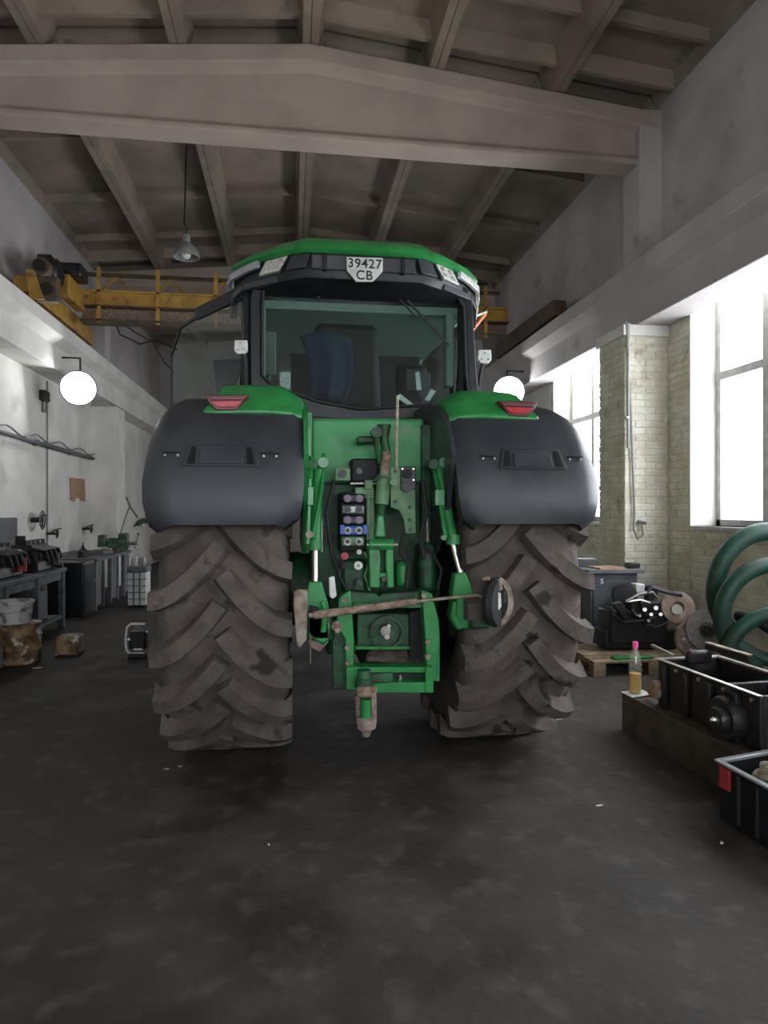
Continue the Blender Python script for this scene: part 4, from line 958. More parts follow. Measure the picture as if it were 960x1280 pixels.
# engine lumps on it
def engine(cx, cy, z, s, label, mt='engineblk', red=False, name='engine_block', seed=1, cat='engine'):
    rn = random.Random(seed); t = thing(name, label, cat, (cx, cy, z))
    MB().box(cx-.28*s, cx+.28*s, cy-.38*s, cy+.38*s, z, z+.30*s, taper=.12).build('block', mt, t, bevel=.02)
    MB().box(cx-.2*s, cx+.2*s, cy-.36*s, cy+.36*s, z+.30*s, z+.40*s, taper=.2).build('cylinder_head', mt, t, bevel=.02)
    for k in range(4):
        yy_ = cy-.27*s+k*.18*s
        MB().cyl((cx+.1*s, yy_, z+.38*s), (cx+.1*s, yy_, z+.46*s), .05*s, n=10).build('injector', 'darksteel', t); MB().tube([(cx+.18*s, yy_, z+.33*s), (cx+.34*s, yy_, z+.30*s), (cx+.36*s, yy_+.04, z+.16*s)], .035*s, 8).build('manifold_pipe', mt, t)
    MB().lathe([(0, -.03), (.15*s, -.03), (.16*s, 0), (.15*s, .03), (0, .03)], (cx, cy-.42*s, z+.19*s), (0, 1, 0), 20).build('pulley', 'darksteel', t)
    MB().cyl((cx-.02, cy-.2*s, z+.40*s), (cx-.02, cy-.2*s, z+.52*s), .07*s, n=12).build('oil_filler', mt, t)
    MB().cyl((cx+.3*s, cy+.25*s, z+.05), (cx+.3*s, cy+.25*s, z+.25*s), .07*s, n=12).build('oil_filter', 'redpaint' if red else 'darksteel', t)
    return t
e1 = G(45, 705, .86)
engine(-3.32, bc.y-.40, .80, .85, 'greasy dark engine lying at the far end of the blue grey workbench', seed=3)
engine(-3.38, bc.y-1.32, .80, .85, 'greasy dark gearbox with red canister in the middle of the workbench', red=True, seed=5, name='gearbox', cat='gearbox')
MB().box(-3.09, -3.0, bc.y-.10, bc.y-.04, .80, .87, taper=.15).build('bearing_block', 'darksteel', bevel=.015, label='small dark bearing block on the front far corner of the blue grey bench', category='part')
# dark cabinet beside it
dc = G(104, 772, 0)
t = thing('steel_cabinet', 'dark steel cabinet standing between the near and far workbenches', 'cabinet', (dc.x-.25, dc.y+.3, 0))
y0c = max(dc.y, bc.y+.03)
MB().box(dc.x-.5, dc.x, y0c, y0c+.55, 0, .80).build('body', 'black', t, bevel=.01); MB().box(dc.x, dc.x+.015, y0c+.03, y0c+.52, .06, .76).build('door', 'blackmatt', t, bevel=.004); MB().cyl((dc.x+.01, y0c+.46, .5), (dc.x+.04, y0c+.46, .5), .015, n=8).build('door_handle', 'steel', t)
# far bench of grey panels
fy = y0c+.62; fx = dc.x+.02; fy1 = 12.9
t = thing('workbench', 'long cluttered far workbench with grey front panels against left wall', 'workbench', (fx-.3, (fy+fy1)/2, 0))
MB().box(WX0+.02, fx, fy, fy1, .76, .81).build('worktop', 'panelgrey', t, bevel=.006)
n = 5
for k in range(n):
    a_, b_ = fy+.02+(fy1-fy-.04)*k/n, fy+.02+(fy1-fy-.04)*(k+1)/n
    if k % 2 == 0: MB().box(fx-.06, fx-.04, a_+.03, b_-.03, .06, .76).build('front_panel', 'panelgrey', t, bevel=.004)
    else: MB().box(fx-.45, fx-.43, a_+.03, b_-.03, .06, .76).build('back_panel', 'blackmatt', t)
    MB().box(fx-.08, fx-.02, a_-.02, a_+.04, 0, .76).build('leg', 'panelgrey', t)
for k, (dy, s_, nm, m_, lb, ct_) in enumerate(((.3, .10, 'oil_can', 'darksteel', 'dark oil can nearest on the far workbench', 'can'), (1.1, .12, 'metal_box', 'panelgrey', 'low grey metal box in the middle of the far workbench', 'box'), (1.55, .09, 'steel_flange', 'steel', 'steel flange lying on the far workbench before the vise', 'flange'))):
    yy_ = fy+dy
    if nm == 'metal_box': MB().box(fx-.4, fx-.15, yy_-.2, yy_+.2, .81, .88, taper=.05).build(nm, m_, bevel=.008, label=lb, category=ct_)
    elif nm == 'oil_can': MB().lathe([(0, 0), (.08, 0), (.08, .1), (.03, .15), (.012, .2), (.01, .24), (0, .24)], (fx-.3, yy_, .81), (0, 0, 1), 14).build(nm, m_, label=lb, category=ct_)
    else: MB().lathe([(.04, 0), (.12, 0), (.12, .025), (.06, .03), (.06, .08), (.04, .08)], (fx-.28, yy_, .81), (0, 0, 1), 18, closed=True).build(nm, m_, label=lb, category=ct_)
# vise
vz = .81; vc = Vector((fx-.12, fy1-.35, vz))
t = thing('bench_vise', 'big green bench vise bolted on the far workbench end by the tyre', 'vise', vc)
MB().cyl(vc, vc+Vector((0, 0, .07)), .16, .12, 18).build('swivel_base', 'castgreen', t)
MB().box(vc.x-.22, vc.x+.16, vc.y-.10, vc.y+.10, vz+.06, vz+.24, taper=.1).build('fixed_jaw', 'castgreen', t, bevel=.02); MB().box(vc.x-.38, vc.x-.24, vc.y-.10, vc.y+.10, vz+.08, vz+.30, taper=.1).build('moving_jaw', 'castgreen', t, bevel=.02)
MB().box(vc.x-.02, vc.x+.14, vc.y-.11, vc.y+.11, vz+.22, vz+.33).build('anvil', 'castgreen', t, bevel=.02)
MB().cyl((vc.x+.16, vc.y, vz+.14), (vc.x+.30, vc.y, vz+.14), .03, n=10).build('screw', 'steel', t); MB().tube([(vc.x+.28, vc.y-.14, vz+.06), (vc.x+.28, vc.y+.16, vz+.30)], .012, 6).build('handle', 'steel', t); MB().ball((vc.x+.28, vc.y+.16, vz+.30), .03, 8).build('handle_knob', 'steel', t)
# swing-arm lamp
t = thing('swing_arm_lamp', 'metal swing arm lamp with dark shade reaching from the far pilaster', 'lamp', P(158, 622, 13.4))
MB().tube([P(158, 622, 13.9), P(163, 634, 13.4), P(172, 647, 13.2)], .02, 6).build('arm', 'steel', t); MB().tube([P(162, 632, 13.5), P(150, 668, 13.88)], .012, 6).build('stay', 'steel', t)
MB().lathe([(.0, .10), (.05, .10), (.10, .07), (.18, 0), (.17, -.005), (.0, .03)], P(178, 655, 13.1), (-.3, 0, 1), 18).build('shade', 'castgreen', t); MB().ball(P(178, 656, 13.1), .05, 8).build('bulb', 'white', t)
# crate of bottled stuff behind the left tyre
wc = G(170, 760, 0)
t = thing('gas_cabinet', 'white and blue crate on the floor between far workbench and left tyre', 'crate', (wc.x, wc.y, 0))
x0, x1 = G(160, 760, 0).x, G(182, 760, 0).x
yy_ = wc.y; hgt = P(160, 716, yy_).z
MB().box(x0, x1, yy_, yy_+.35, 0.04, hgt).build('body', 'white', t, bevel=.01)
for k in range(1, 5): MB().box(x0-.006, x1+.006, yy_-.012, yy_+.0, .04+(hgt-.04)*k/5-.006, .04+(hgt-.04)*k/5+.006).build('slat', 'benchblue', t)
for k in range(1, 3): MB().box(x0+(x1-x0)*k/3-.01, x0+(x1-x0)*k/3+.01, yy_-.014, yy_+.0, .04, hgt).build('upright', 'benchblue', t)
MB().box(x0-.01, x1+.01, yy_-.02, yy_+.36, hgt, hgt+.1).build('lid', 'panelgrey', t, bevel=.01)
for k in range(4): MB().lathe([(0, 0), (.035, 0), (.035, .10), (.012, .15), (0, .15)], (x0+.06+(x1-x0-.12)*k/3, yy_+.12, hgt+.1), (0, 0, 1), 10).build('jar', ('lensgrey', 'white', 'steel', 'lensgrey')[k], t)
for sx_ in (x0+.03, x1-.03): MB().box(sx_-.03, sx_+.03, yy_+.02, yy_+.33, 0, .05).build('foot', 'blackmatt', t)
# bucket on drum
dcen = G(27, 827, 0); dcen.x -= .02
t = MB().lathe([(0, 0), (.185, 0), (.19, .01), (.20, .02), (.20, .13), (.207, .14), (.20, .15), (.205, .27), (.212, .28), (.205, .29), (.205, .395), (.212, .40), (.205, .405), (0, .405)], dcen, (0, 0, 1), 28).build('oil_drum', 'drum', label='brown stained drum on the floor under the white bucket', category='drum')
bz = .405
bo = dcen+Vector((-.05, 0, bz))
t = thing('plastic_bucket', 'dirty white plastic bucket standing on the stained drum', 'bucket', bo)
MB().lathe([(0, 0), (.155, 0), (.175, .20), (.188, .205), (.188, .225), (.178, .228), (.168, .22), (.15, .02), (0, .02)], bo, (0, 0, 1), 28).build('shell', 'bucket', t)
MB().tube([bo+Vector((.185*math.cos(a), .185*math.sin(a)*.95, .20-.10*math.sin(a*1.0) if False else .19-.07*abs(math.sin(a)))) for a in [math.pi+i*math.pi/14 for i in range(15)]], .004, 5).build('handle', 'steel', t)
o = dcen+Vector((.38, .35, 0))
MB().box(o.x-.12, o.x+.12, o.y-.12, o.y+.14, 0, .2, taper=.1).build('rusty_tin', 'drum', bevel=.02, label='low brown stained tin on the floor behind the drum', category='tin')
o = G(2, 832, 0)
MB().box(-2.96, -2.81, 6.70, 6.93, 0, .24).build('plastic_can', 'lensgrey', bevel=.02, label='pale canister cut by the left frame edge beside the drum', category='canister')
# stool-like frame beside the tyre
o = G(170, 822, 0)
t = thing('portable_lamp', 'small black box lamp in a white tube frame left of the rear tyre', 'lamp', (o.x, o.y, 0)); Yf = o.y
TBp = lambda pts, r, nm, m_: MB().tube([P(x, y, Yf) for x, y in pts], r, 8).build(nm, m_, t)
TBp([(181, 780), (164, 780), (159, 784), (157, 800), (158, 812), (162, 817), (180, 817)], .014, 'tube_frame', 'white')
MB().pbox(161, 182, 790, 812, Yf+.0, .14).build('lamp_body', 'black', t, bevel=.02); TBp([(158, 800), (163, 799)], .012, 'pivot', 'white'); MB().pbox(167, 178, 810.5, 813, Yf-.01, .03).build('label_strip', 'white', t)
MB().pbox(168, 176, 780, 786, Yf, .05).build('handle', 'rust', t); MB().hexa([P(160, 822, Yf-.03), P(183, 822, Yf-.03), P(183, 822, Yf+.15), P(160, 822, Yf+.15)], [P(160, 817, Yf-.03), P(183, 817, Yf-.03), P(183, 817, Yf+.15), P(160, 817, Yf+.15)]).build('foot', 'blackmatt', t)
# ================================================================== RIGHT SIDE
# conduit and plug loop on the pilaster
yf = 7.29
t = thing('hanging_cable', 'grey cable with coiled end hanging down the whitewashed brick pilaster', 'cable', P(797, 668, yf-.03))
MB().tube([P(783, 402, yf-.03), P(787, 480, yf-.02), P(790, 560, yf-.03), P(793, 640, yf-.03), P(792, 662, yf-.04), P(797, 674, yf-.05), P(804, 668, yf-.05), P(802, 656, yf-.04), P(797, 652, yf-.04)], .012, 6).build('cord', 'cable', t)
MB().tube([P(797, 652, yf-.04), P(807, 654, yf-.05)], .02, 8).build('plug', 'panelgrey', t)
MB().tube([P(786, 404, yf-.03), P(786, 560, yf-.01)], .016, 6).build('conduit', 'winframe', t)
for py_ in (430, 520): MB().pbox(783, 789, py_, py_+3, yf-.03, .03).build('clip', 'steel', t)
# grey cabinet
cyb = 6.70
t = thing('metal_cabinet', 'grey metal cabinet with overhanging lid beside the brick pilaster', 'cabinet', P(775, 745, cyb))
x0, x1 = P(738, 700, cyb).x, P(797, 700, cyb).x; zt = P(770, 712, cyb).z
MB().box(x0, x1, cyb, cyb+.50, 0, zt-.04).build('body', 'cabinet', t, bevel=.01)
MB().box(x0+.03, x1-.03, cyb-.012, cyb, .08, zt-.12).build('door', 'cabinet', t, bevel=.004)
MB().box(x0-.04, x1+.07, cyb-.04, cyb+.54, zt-.04, zt).build('lid', 'panelgrey', t, bevel=.006)
me = text_mesh('5', .075, M['white']); o = bpy.data.objects.new('lettering', me); C.objects.link(o); o.parent = t; o.location = P(752.5, 727, cyb-.014)-t.location; o.rotation_euler = (R(90), 0, 0)
MB().box(x0+.12, x0+.42, cyb+.02, cyb+.35, zt, zt+.015).build('cardboard_sheet', 'cardboard', label='flat brown cardboard lying on the grey metal cabinet lid', category='cardboard')
MB().box(x0+.02, x0+.28, cyb+.37, cyb+.5, zt, zt+.09, taper=.1).build('tool_box', 'fender', bevel=.01, label='small dark tool case at the back of the grey cabinet lid', category='case')
v0 = P(806, 708, cyb); MB().box(x1-.04, x1+.09, cyb+.10, cyb+.22, zt, zt+.06).build('clamp', 'darksteel', bevel=.01, label='small dark clamp at the right end of the grey cabinet lid', category='clamp')
# pallet
c = G(770, 845, 0)
t = thing('wooden_pallet', 'worn wooden pallet on the floor under the engine beside the right tyre', 'pallet', (c.x+.5, c.y+.5, 0)); px0, px1 = c.x-.22, c.x+1.0; py0 = c.y; py1 = c.y+.82
for k in range(6):
    yy_ = py0+.0+k*.14; MB().box(px0, px1-.02, yy_, yy_+.12, .118, .14).build('deck_board', 'wood', t, bevel=.003)
for xx in (px0, (px0+px1)/2-.06, px1-.14):
    MB().box(xx, xx+.12, py0, py1, .095, .117).build('stringer_board', 'wood', t)
    for yy_ in (py0, (py0+py1)/2-.05, py1-.12): MB().box(xx, xx+.12, yy_, yy_+.11, .018, .095).build('block', 'wood', t)
    MB().box(xx, xx+.12, py0, py1, 0, .018).build('base_board', 'wood', t)
MB().box(px0+.22, px0+.62, py0+.03, py0+.11, .14, .165).build('green_strip', 'green', bevel=.004, label='flat green strip lying on the front board of the pallet', category='strip')
MB().hexa([(px0+.0, py0+.22, .141), (px0+.35, py0+.2, .141), (px0+.35, py0+.36, .141), (px0, py0+.4, .141)], [(px0+.0, py0+.22, .155), (px0+.35, py0+.2, .155), (px0+.35, py0+.36, .155), (px0, py0+.4, .155)]).build('loose_plank', 'wood', label='loose short plank on the pallet behind the green strip', category='plank')
# engine on the pallet
ec = Vector((px0+.62, py0+.62, .14))
EY = py0+.50
t = thing('engine', 'black engine with hoses and pale bell housing lying on the pallet', 'engine', ec)
def EB(nm, m_, x0, x1, y0, y1, Y, d, bv=.01): return MB().pbox(x0, x1, y0, y1, Y, d).build(nm, m_, t, bevel=bv)
EB('block', 'engineblk', 764, 836, 762, 806, EY-.15, .30, .03); EB('sump', 'blackmatt', 756, 848, 786, 812, EY-.1, .22, .03)
EB('cover', 'engineblk', 790, 828, 752, 772, EY-.2, .2, .02)
kc = P(780, 744, EY)
MB().lathe([(0, -.04), (.10, -.04), (.12, -.02), (.12, 0), (.09, .02), (.12, .04), (.12, .06), (0, .08)], kc, (-.3, -1, .1), 24).build('alternator', 'blackmatt', t)
for k in range(9):
    a_ = 2*math.pi*k/9; MB().bar(kc+Vector((.06*math.cos(a_), -.05, .06*math.sin(a_))), kc+Vector((.115*math.cos(a_), -.03, .115*math.sin(a_))), .015, .02).build('fan_blade', 'engineblk', t)
for pts, r_, m_ in (([(782, 752), (800, 742), (815, 740), (822, 748)], .018, 'steel'), ([(785, 752), (800, 750), (812, 754)], .016, 'chrome'), ([(808, 742), (814, 734), (826, 738), (840, 742), (852, 744)], .02, 'fender'),
                    ([(766, 768), (780, 778), (800, 776), (820, 772)], .014, 'cableblk'), ([(800, 765), (806, 780), (822, 784), (834, 778)], .012, 'cableblk'), ([(790, 762), (796, 770), (804, 764)], .010, 'chrome')):
    MB().tube([P(x, y, EY-.2+.0*x) for x, y in pts], r_, 8).build('engine_pipe', m_, t)
for pts in ([(766, 755), (776, 752), (788, 768), (782, 776)], [(779, 760), (790, 766), (786, 772)], [(800, 752), (806, 754), (812, 770), (806, 772)]):
    PL2 = MB().poly(pts, EY-.24, .05).build('bracket', 'engineblk', t, bevel=.006)
for x, y, r_ in ((806, 762, .020), (814, 768, .018), (820, 760, .022), (800, 770, .014), (811, 776, .015), (826, 768, .018)): MB().cyl(P(x, y, EY-.26), P(x, y, EY-.1), r_, n=10).build('bolt_boss', 'chrome' if r_ > .015 else 'steel', t)
MB().poly([(809, 733), (821, 730), (824, 742), (816, 754), (808, 750)], EY-.1, .06).build('air_horn', 'blackmatt', t, bevel=.02)
EB('white_canister', 'white', 795, 806, 730, 745, EY+.1, .12, .01)
MB().lathe([(.05, .0), (.12, .0), (.155, -.05), (.16, -.07), (.12, -.08), (.06, -.07)], P(846, 760, EY-.12), (.35, 1, -.25), 28, closed=True).build('bell_housing', 'clay', t)
MB().lathe([(.0, -.02), (.05, -.02), (.06, .03), (.0, .05)], P(846, 762, EY-.22), (.35, 1, -.25), 18).build('release_bearing', 'chrome', t)
for k in range(8):
    a_ = 2*math.pi*k/8; p_ = P(846, 770, EY-.18); MB().cyl(p_+Vector((.045*math.cos(a_), -.01, .045*math.sin(a_))), p_+Vector((.045*math.cos(a_), .02, .045*math.sin(a_))), .008, n=6).build('bolt', 'chrome', t)
# clutch disc leaning on it
dcn = P(884, 788, 5.72); ax = Vector((-.30, -1, .30)).normalized()
t = thing('clutch_disc', 'grey round clutch disc leaning against the engine beside the green hoses', 'disc', dcn-Vector((0, 0, .16)))
MB().lathe([(.055, -.012), (.195, -.012), (.20, 0), (.195, .012), (.055, .012)], dcn, ax, 40, closed=True).build('friction_ring', 'disc', t)
MB().lathe([(.0, .022), (.02, .022), (.025, .03), (.035, .03), (.04, .016), (.075, .014), (.075, -.014), (.0, -.014)], dcn, ax, 28).build('hub', 'darksteel', t)
u1 = ax.cross(Vector((0, 0, 1))).normalized(); u2 = ax.cross(u1)
for k in range(12):
    a_ = 2*math.pi*k/12; p_ = dcn+(u1*math.cos(a_)+u2*math.sin(a_))*.062+ax*.016; MB().cyl(p_, p_+ax*.006, .006, n=6).build('rivet', 'rust', t)
pp = thing("pressure_plate", 'dark cast pressure plate behind the grey clutch disc', 'plate', dcn+Vector((-.12, .06, -.25)))
pc = dcn-ax*.05+Vector((-.10, .02, -.085))
MB().lathe([(.06, -.02), (.175, -.02), (.185, 0), (.17, .03), (.06, .03)], pc, ax, 36, closed=True).build('casting', 'rustpale', pp)
for k in range(6):
    a_ = 2*math.pi*k/6; p_ = pc+(u1*math.cos(a_)+u2*math.sin(a_))*.11+ax*.03; MB().cyl(p_, p_+ax*.02, .012, n=8).build('rivet', 'chrome', pp)
# green hoses
hy = 5.55
t = thing('green_hose', 'thick green rubber hose coiled in big loops against the right wall', 'hose', (3.9, hy, 0))
def hoop(cx, cy, rx, ry, a0, a1, Ya, Yb, r_, nm='hose_loop', n=26):
    pts = []
    for i in range(n):
        u = i/(n-1); a_ = R(a0+(a1-a0)*u); p_ = P(cx+rx*math.cos(a_), cy-ry*math.sin(a_), Ya+(Yb-Ya)*u); p_.z = max(p_.z, r_+.005); p_.x = min(p_.x, WX1-.02-r_); pts.append(p_)
    return MB().tube(pts, r_, 14).build(nm, 'hose', t)
hoop(962, 738, 68, 74, 12, 232, 5.15, 5.45, .080); hoop(968, 772, 66, 66, 15, 250, 4.95, 5.2, .070)
hoop(985, 820, 75, 55, 90, 200, 4.9, 5.1, .062)
MB().tube([P(905, 785, 5.4), P(925, 808, 5.35), P(950, 822, 5.25), P(985, 832, 5.2)], .06, 12).build('hose_end', 'hose', t)
MB().tube([P(922, 770, 5.6), P(945, 775, 5.4), P(985, 800, 5.1)], .05, 12).build('hose_end', 'blackmatt', t)
# low timber platform with the gearbox casing
a1 = G(788, 873, .26); 
A_ = G(789, 872, .26)+Vector((-.006, .12, 0)); D_ = G(935, 945, .26)
dirv = (D_-A_).normalized(); nrm = Vector((dirv.y, -dirv.x, 0)); nrm = nrm if nrm.x > 0 else -nrm
L_ = (D_-A_).length-.01; wd = .62
base = [A_, A_+dirv*L_, A_+dirv*L_+nrm*wd, A_+nrm*wd]
t = thing('timber_platform', 'long oil soaked timber platform on the floor carrying the black casing', 'platform', ((base[0]+base[2])/2).to_2d().to_3d())
for k in range(4):
    o0 = nrm*(wd*k/4); o1 = nrm*(wd*(k+1)/4-.008)
    MB().hexa([A_+o0-Vector((0, 0, .05)), A_+dirv*L_+o0-Vector((0, 0, .05)), A_+dirv*L_+o1-Vector((0, 0, .05)), A_+o1-Vector((0, 0, .05))], [A_+o0, A_+dirv*L_+o0, A_+dirv*L_+o1, A_+o1]).build('plank', 'oilwood', t, bevel=.004)
for k in range(4):
    u0 = L_*(.02+.30*k); q0 = A_+dirv*u0; q1 = q0+dirv*.14; dz = Vector((0, 0, .26)); dn = Vector((0, 0, .055))
    i0 = nrm*.03; i1 = nrm*(wd-.03)
    MB().hexa([q0+i0-dz, q1+i0-dz, q1+i1-dz, q0+i1-dz], [q0+i0-dn, q1+i0-dn, q1+i1-dn, q0+i1-dn]).build('bearer', 'oilwood', t, bevel=.006)
MB().hexa([A_-Vector((0, 0, .26)), D_-Vector((0, 0, .26)), D_+nrm*.03-Vector((0, 0, .26)), A_+nrm*.03-Vector((0, 0, .26))], [A_-Vector((0, 0, .052)), D_-Vector((0, 0, .052)), D_+nrm*.03-Vector((0, 0, .052)), A_+nrm*.03-Vector((0, 0, .052))]).build('side_board', 'oilwood', t, bevel=.004)
# tray lip (white) at the corner with bottle
def PP(u, v, z): return A_+dirv*u+nrm*v+Vector((0, 0, z-.26))
MB().hexa([PP(.01, .0, .261), PP(.14, .0, .262), PP(.10, .16, .262), PP(.0, .16, .262)], [PP(.0, -.01, .27), PP(.15, -.01, .27), PP(.11, .17, .27), PP(-.01, .17, .27)]).build('paper_card', 'white', label='white card under the bottle on the near corner of the platform', category='card')
bo = G(794, 866, .27)+Vector((0, 0, 0))
t = thing('plastic_bottle', 'clear bottle with pink cap half filled with amber oil', 'bottle', bo)
S_ = 1.22
bp_ = [(x_*1.05, y_*S_) for x_, y_ in [(0, .003), (.036, .0), (.041, .01), (.041, .07), (.038, .09), (.041, .11), (.041, .16), (.038, .18), (.028, .225), (.016, .255), (.014, .27)]]
MB().lathe(bp_, bo, (0, 0, 1), 24).build('shell', 'petg', t); MB().lathe([(0, .006), (.036, .006), (.041, .012), (.041, .085), (.038, .11), (.041, .14), (0, .14)], bo, (0, 0, 1), 24).build('oil', 'oil', t)
MB().lathe([(0, .362), (.018, .362), (.020, .355), (.020, .32), (.0, .32)], bo, (0, 0, 1), 16).build('cap', 'pink', t)
# gearbox casing: open black box with bright machined rim
t = thing('gearbox_casing', 'open black gearbox casing with bright machined rim on the timber platform', 'casing', PP(.9, .3, .26))
def caspt(u, v, z): return PP(u, v, z)
u0, u1_, v0, v1 = .28, L_-.02, .10, .56; z0, z1 = .262, .56
def slabb(ua, ub, va, vb, za, zb, nm, m_, bv=.006): return MB().hexa([PP(ua, va, za), PP(ub, va, za), PP(ub, vb, za), PP(ua, vb, za)], [PP(ua, va, zb), PP(ub, va, zb), PP(ub, vb, zb), PP(ua, vb, zb)]).build(nm, m_, t, bevel=bv)
slabb(u0, u1_, v0, v0+.03, z0, z1, 'side_wall', 'engineblk'); slabb(u0, u1_, v1-.03, v1, z0, z1, 'side_wall', 'engineblk')
slabb(u0, u0+.03, v0+.03, v1-.03, z0, z1, 'end_wall', 'engineblk'); slabb(u1_-.03, u1_, v0+.03, v1-.03, z0, z1, 'end_wall', 'engineblk'); slabb(u0+.52, u0+.55, v0+.03, v1-.03, z0, z1-.03, 'partition', 'engineblk'); slabb(u0+.03, u1_, v0+.03, v1-.03, z0, z0+.03, 'bottom', 'blackmatt')
slabb(u0-.015, u1_, v0-.012, v0+.018, z1, z1+.006, 'machined_rim', 'chrome', .001); slabb(u0-.015, u1_, v1-.02, v1+.015, z1, z1+.006, 'machined_rim', 'rustpale', .001); slabb(u0-.015, u0+.02, v0+.018, v1-.02, z1, z1+.006, 'machined_rim', 'chrome', .001)
slabb(u0+.06, u0+.12, v0+.15, v0+.33, z1-.02, z1+.07, 'bearing_cap', 'engineblk', .02); slabb(u0+.02, u0+.42, v0+.34, v0+.37, z1+.06, z1+.10, 'rear_flange', 'engineblk'); slabb(u0+.02, u0+.42, v0+.335, v0+.375, z1+.10, z1+.107, 'machined_rim', 'rustpale', .001)
for k in range(4):
    u = u0+.10+k*.22; MB().bar(PP(u, v0-.02, z0), PP(u, v0-.02, z1-.02), .03, .03).build('rib', 'engineblk', t, bevel=.006); MB().cyl(PP(u+.1, v0-.012, z1-.03), PP(u+.1, v0+.0, z1-.03), .012, n=8).build('bolt', 'chrome', t)
def dsk(u, v, z, r_, w_, nm, m_): return MB().lathe([(0, -w_), (r_*.55, -w_), (r_*.6, -w_*.6), (r_*.9, -w_*.6), (r_, 0), (r_, w_), (0, w_)], PP(u, v, z), (nrm.x, nrm.y, 0), 24).build(nm, m_, t)
dsk(.98, v0-.05, .385, .125, .05, 'bearing_housing', 'engineblk'); dsk(1.0, v0-.11, .385, .07, .03, 'shaft_end', 'darksteel'); dsk(1.02, v0-.15, .39, .018, .02, 'shaft_bolt', 'chrome'); dsk(.30, v0-.03, .36, .06, .03, 'bearing_housing', 'rust')
MB().tube([PP(.16, .12, .30), PP(.22, .10, .32), PP(.30, .09, .33)], .018, 8).build('oil_pipe', 'rust', t)
MB().bar(PP(-.02, .25, .585), PP(.28, .22, .575), .02, .02).build('lever_bar', 'chrome', t)
MB().tube([PP(.15, .35, .27), PP(.16, .30, .45), PP(.28, .28, .54)], .03, 8).build('shift_tower', 'engineblk', t)
MB().cyl(PP(.14, .34, .262), PP(.14, .34, .45), .07, .05, 16).build('filter', 'blackmatt', t)
# crate in the corner of the frame
cz = .30; cA = G(896, 949, cz); cB = G(960, 983, cz); dv = (cB-cA).normalized(); nv = Vector((dv.y, -dv.x, 0)); nv = nv if nv.x > 0 else -nv
# far corner direction
cN = G(945, 940, cz); dv2 = (cN-cA).normalized()
t = thing('plastic_crate', 'black plastic crate with red corner and pale rim filled with rope', 'crate', (cA+dv*.35+dv2*.2).to_2d().to_3d())
Lc, Wc = .62, .38
def CPt(u, v, z): 
    q_ = cA+dv*u+dv2*v; return Vector((q_.x, q_.y, z))
def cs_(ua, ub, va, vb, za, zb, nm, m_, bv=.004, k=.0): return MB().hexa([CPt(ua, va, za), CPt(ub, va, za), CPt(ub, vb, za), CPt(ua, vb, za)], [CPt(ua, va, zb), CPt(ub, va, zb), CPt(ub, vb, zb), CPt(ua, vb, zb)]).build(nm, m_, t, bevel=bv)
cs_(0.01, Lc, 0.01, .03, 0, cz-.01, 'side_wall', 'black'); cs_(.01, Lc, Wc-.03, Wc-.01, 0, cz-.01, 'side_wall', 'black'); cs_(.01, .03, .03, Wc-.03, 0, cz-.01, 'end_wall', 'black'); cs_(Lc-.02, Lc, .03, Wc-.03, 0, cz-.01, 'end_wall', 'black'); cs_(.03, Lc-.02, .03, Wc-.03, 0, .02, 'bottom', 'black')
cs_(-.01, Lc+.01, -.01, .022, cz-.012, cz, 'rim', 'lensgrey', .003); cs_(-.01, Lc+.01, Wc-.022, Wc+.005, cz-.012, cz, 'rim', 'lensgrey', .003); cs_(-.01, .022, .022, Wc-.022, cz-.012, cz, 'rim', 'lensgrey', .003)
cs_(.02, .09, -.004, .012, cz-.13, cz-.025, 'red_corner', 'redpaint', .003); cs_(-.004, .012, .02, .07, cz-.13, cz-.025, 'red_corner', 'redpaint', .003)
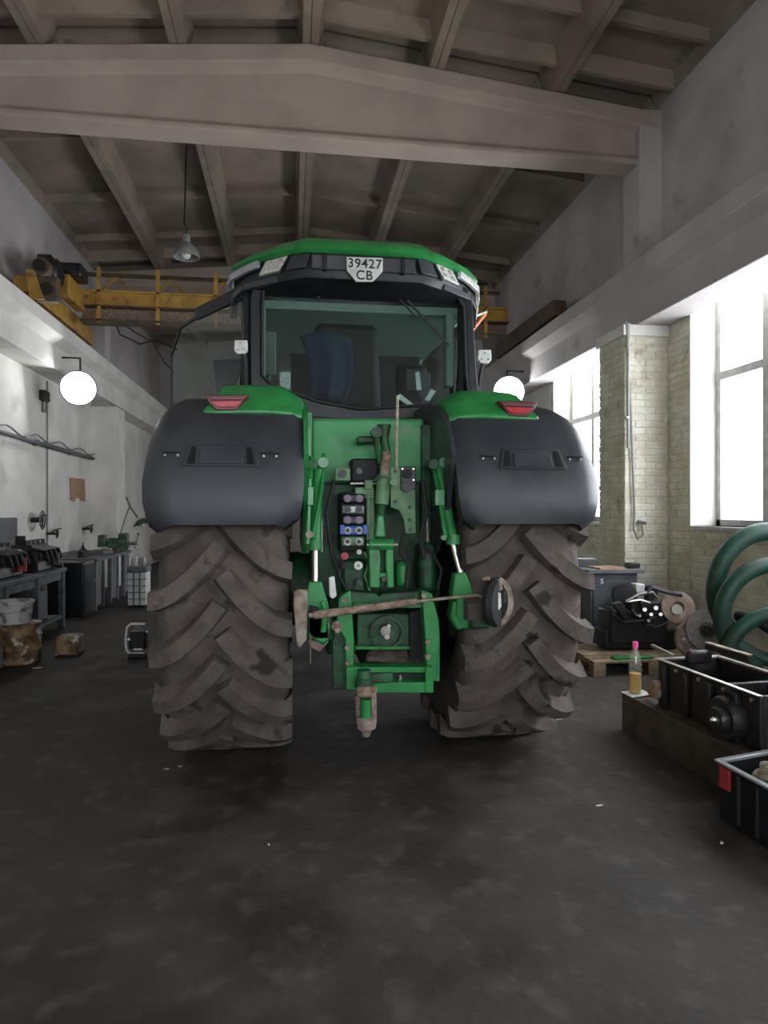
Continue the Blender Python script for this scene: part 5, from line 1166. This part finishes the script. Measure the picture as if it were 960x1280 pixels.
for k in range(4): cs_(.14+k*.12, .155+k*.12, -.006, .012, .03, cz-.03, 'rib', 'blackmatt', .003)
# contents
t2 = thing('rope_coil', 'cream coloured rope coil lying in the black crate', 'rope', CPt(.3, .2, .2))
for k in range(7):
    pts = []
    for i in range(22):
        a_ = 2*math.pi*i/20; pts.append(CPt(.31+(.20-.012*k)*math.cos(a_), .19+(.13-.01*k)*math.sin(a_+.2*k), .215+.018*k+.02*math.sin(a_*2+k)))
    MB().tube(pts, .013, 7).build('rope_turn', 'rope', t2)
MB().box(CPt(.3, .2, 0).x-.10, CPt(.3, .2, 0).x+.10, CPt(.3, .2, 0).y-.08, CPt(.3, .2, 0).y+.08, .022, .20, rot=.5).build('parts_box', 'cardboard', bevel=.01, label='brown carton inside the black crate beneath the rope coil', category='carton')
# floor litter
def litter(px_, py_, w_, l_, rot, lb, m_='paper', nm='paper_scrap', cat='litter', h_=.004):
    c_ = G(px_, py_, 0.002); mb = MB(); rn = random.Random(px_)
    pts = []
    for i in range(7):
        a_ = 2*math.pi*i/7; r_ = rn.uniform(.7, 1.1); x_, y_ = w_*r_*math.cos(a_), l_*r_*math.sin(a_); pts.append((c_.x+x_*math.cos(rot)-y_*math.sin(rot), c_.y+x_*math.sin(rot)+y_*math.cos(rot), .001))
    mb.prism(pts, (0, 0, h_)).build(nm, m_, label=lb, category=cat)
litter(749, 1007, .022, .006, .1, 'thin white paper strip on the floor near the black crate', 'white'); litter(902, 1054, .009, .008, 0, 'round white chip on the floor in front of the crate', 'white', 'white_chip', h_=.008)
litter(336, 1056, .006, .006, 0, 'tiny pale chip alone on the open floor', 'white', 'white_chip', h_=.005); litter(46, 835, .05, .02, .1, 'white paper scrap on the floor by the drum', 'white')
litter(697, 899, .045, .02, 0, 'grey crumpled paper at the foot of the right tyre', 'lensgrey'); litter(208, 961, .02, .012, .4, 'small pale scrap on the floor below the left tyre', 'lensgrey'); litter(225, 958, .016, .010, .1, 'small pale flake right of the scrap below the left tyre', 'lensgrey', 'paint_flake')
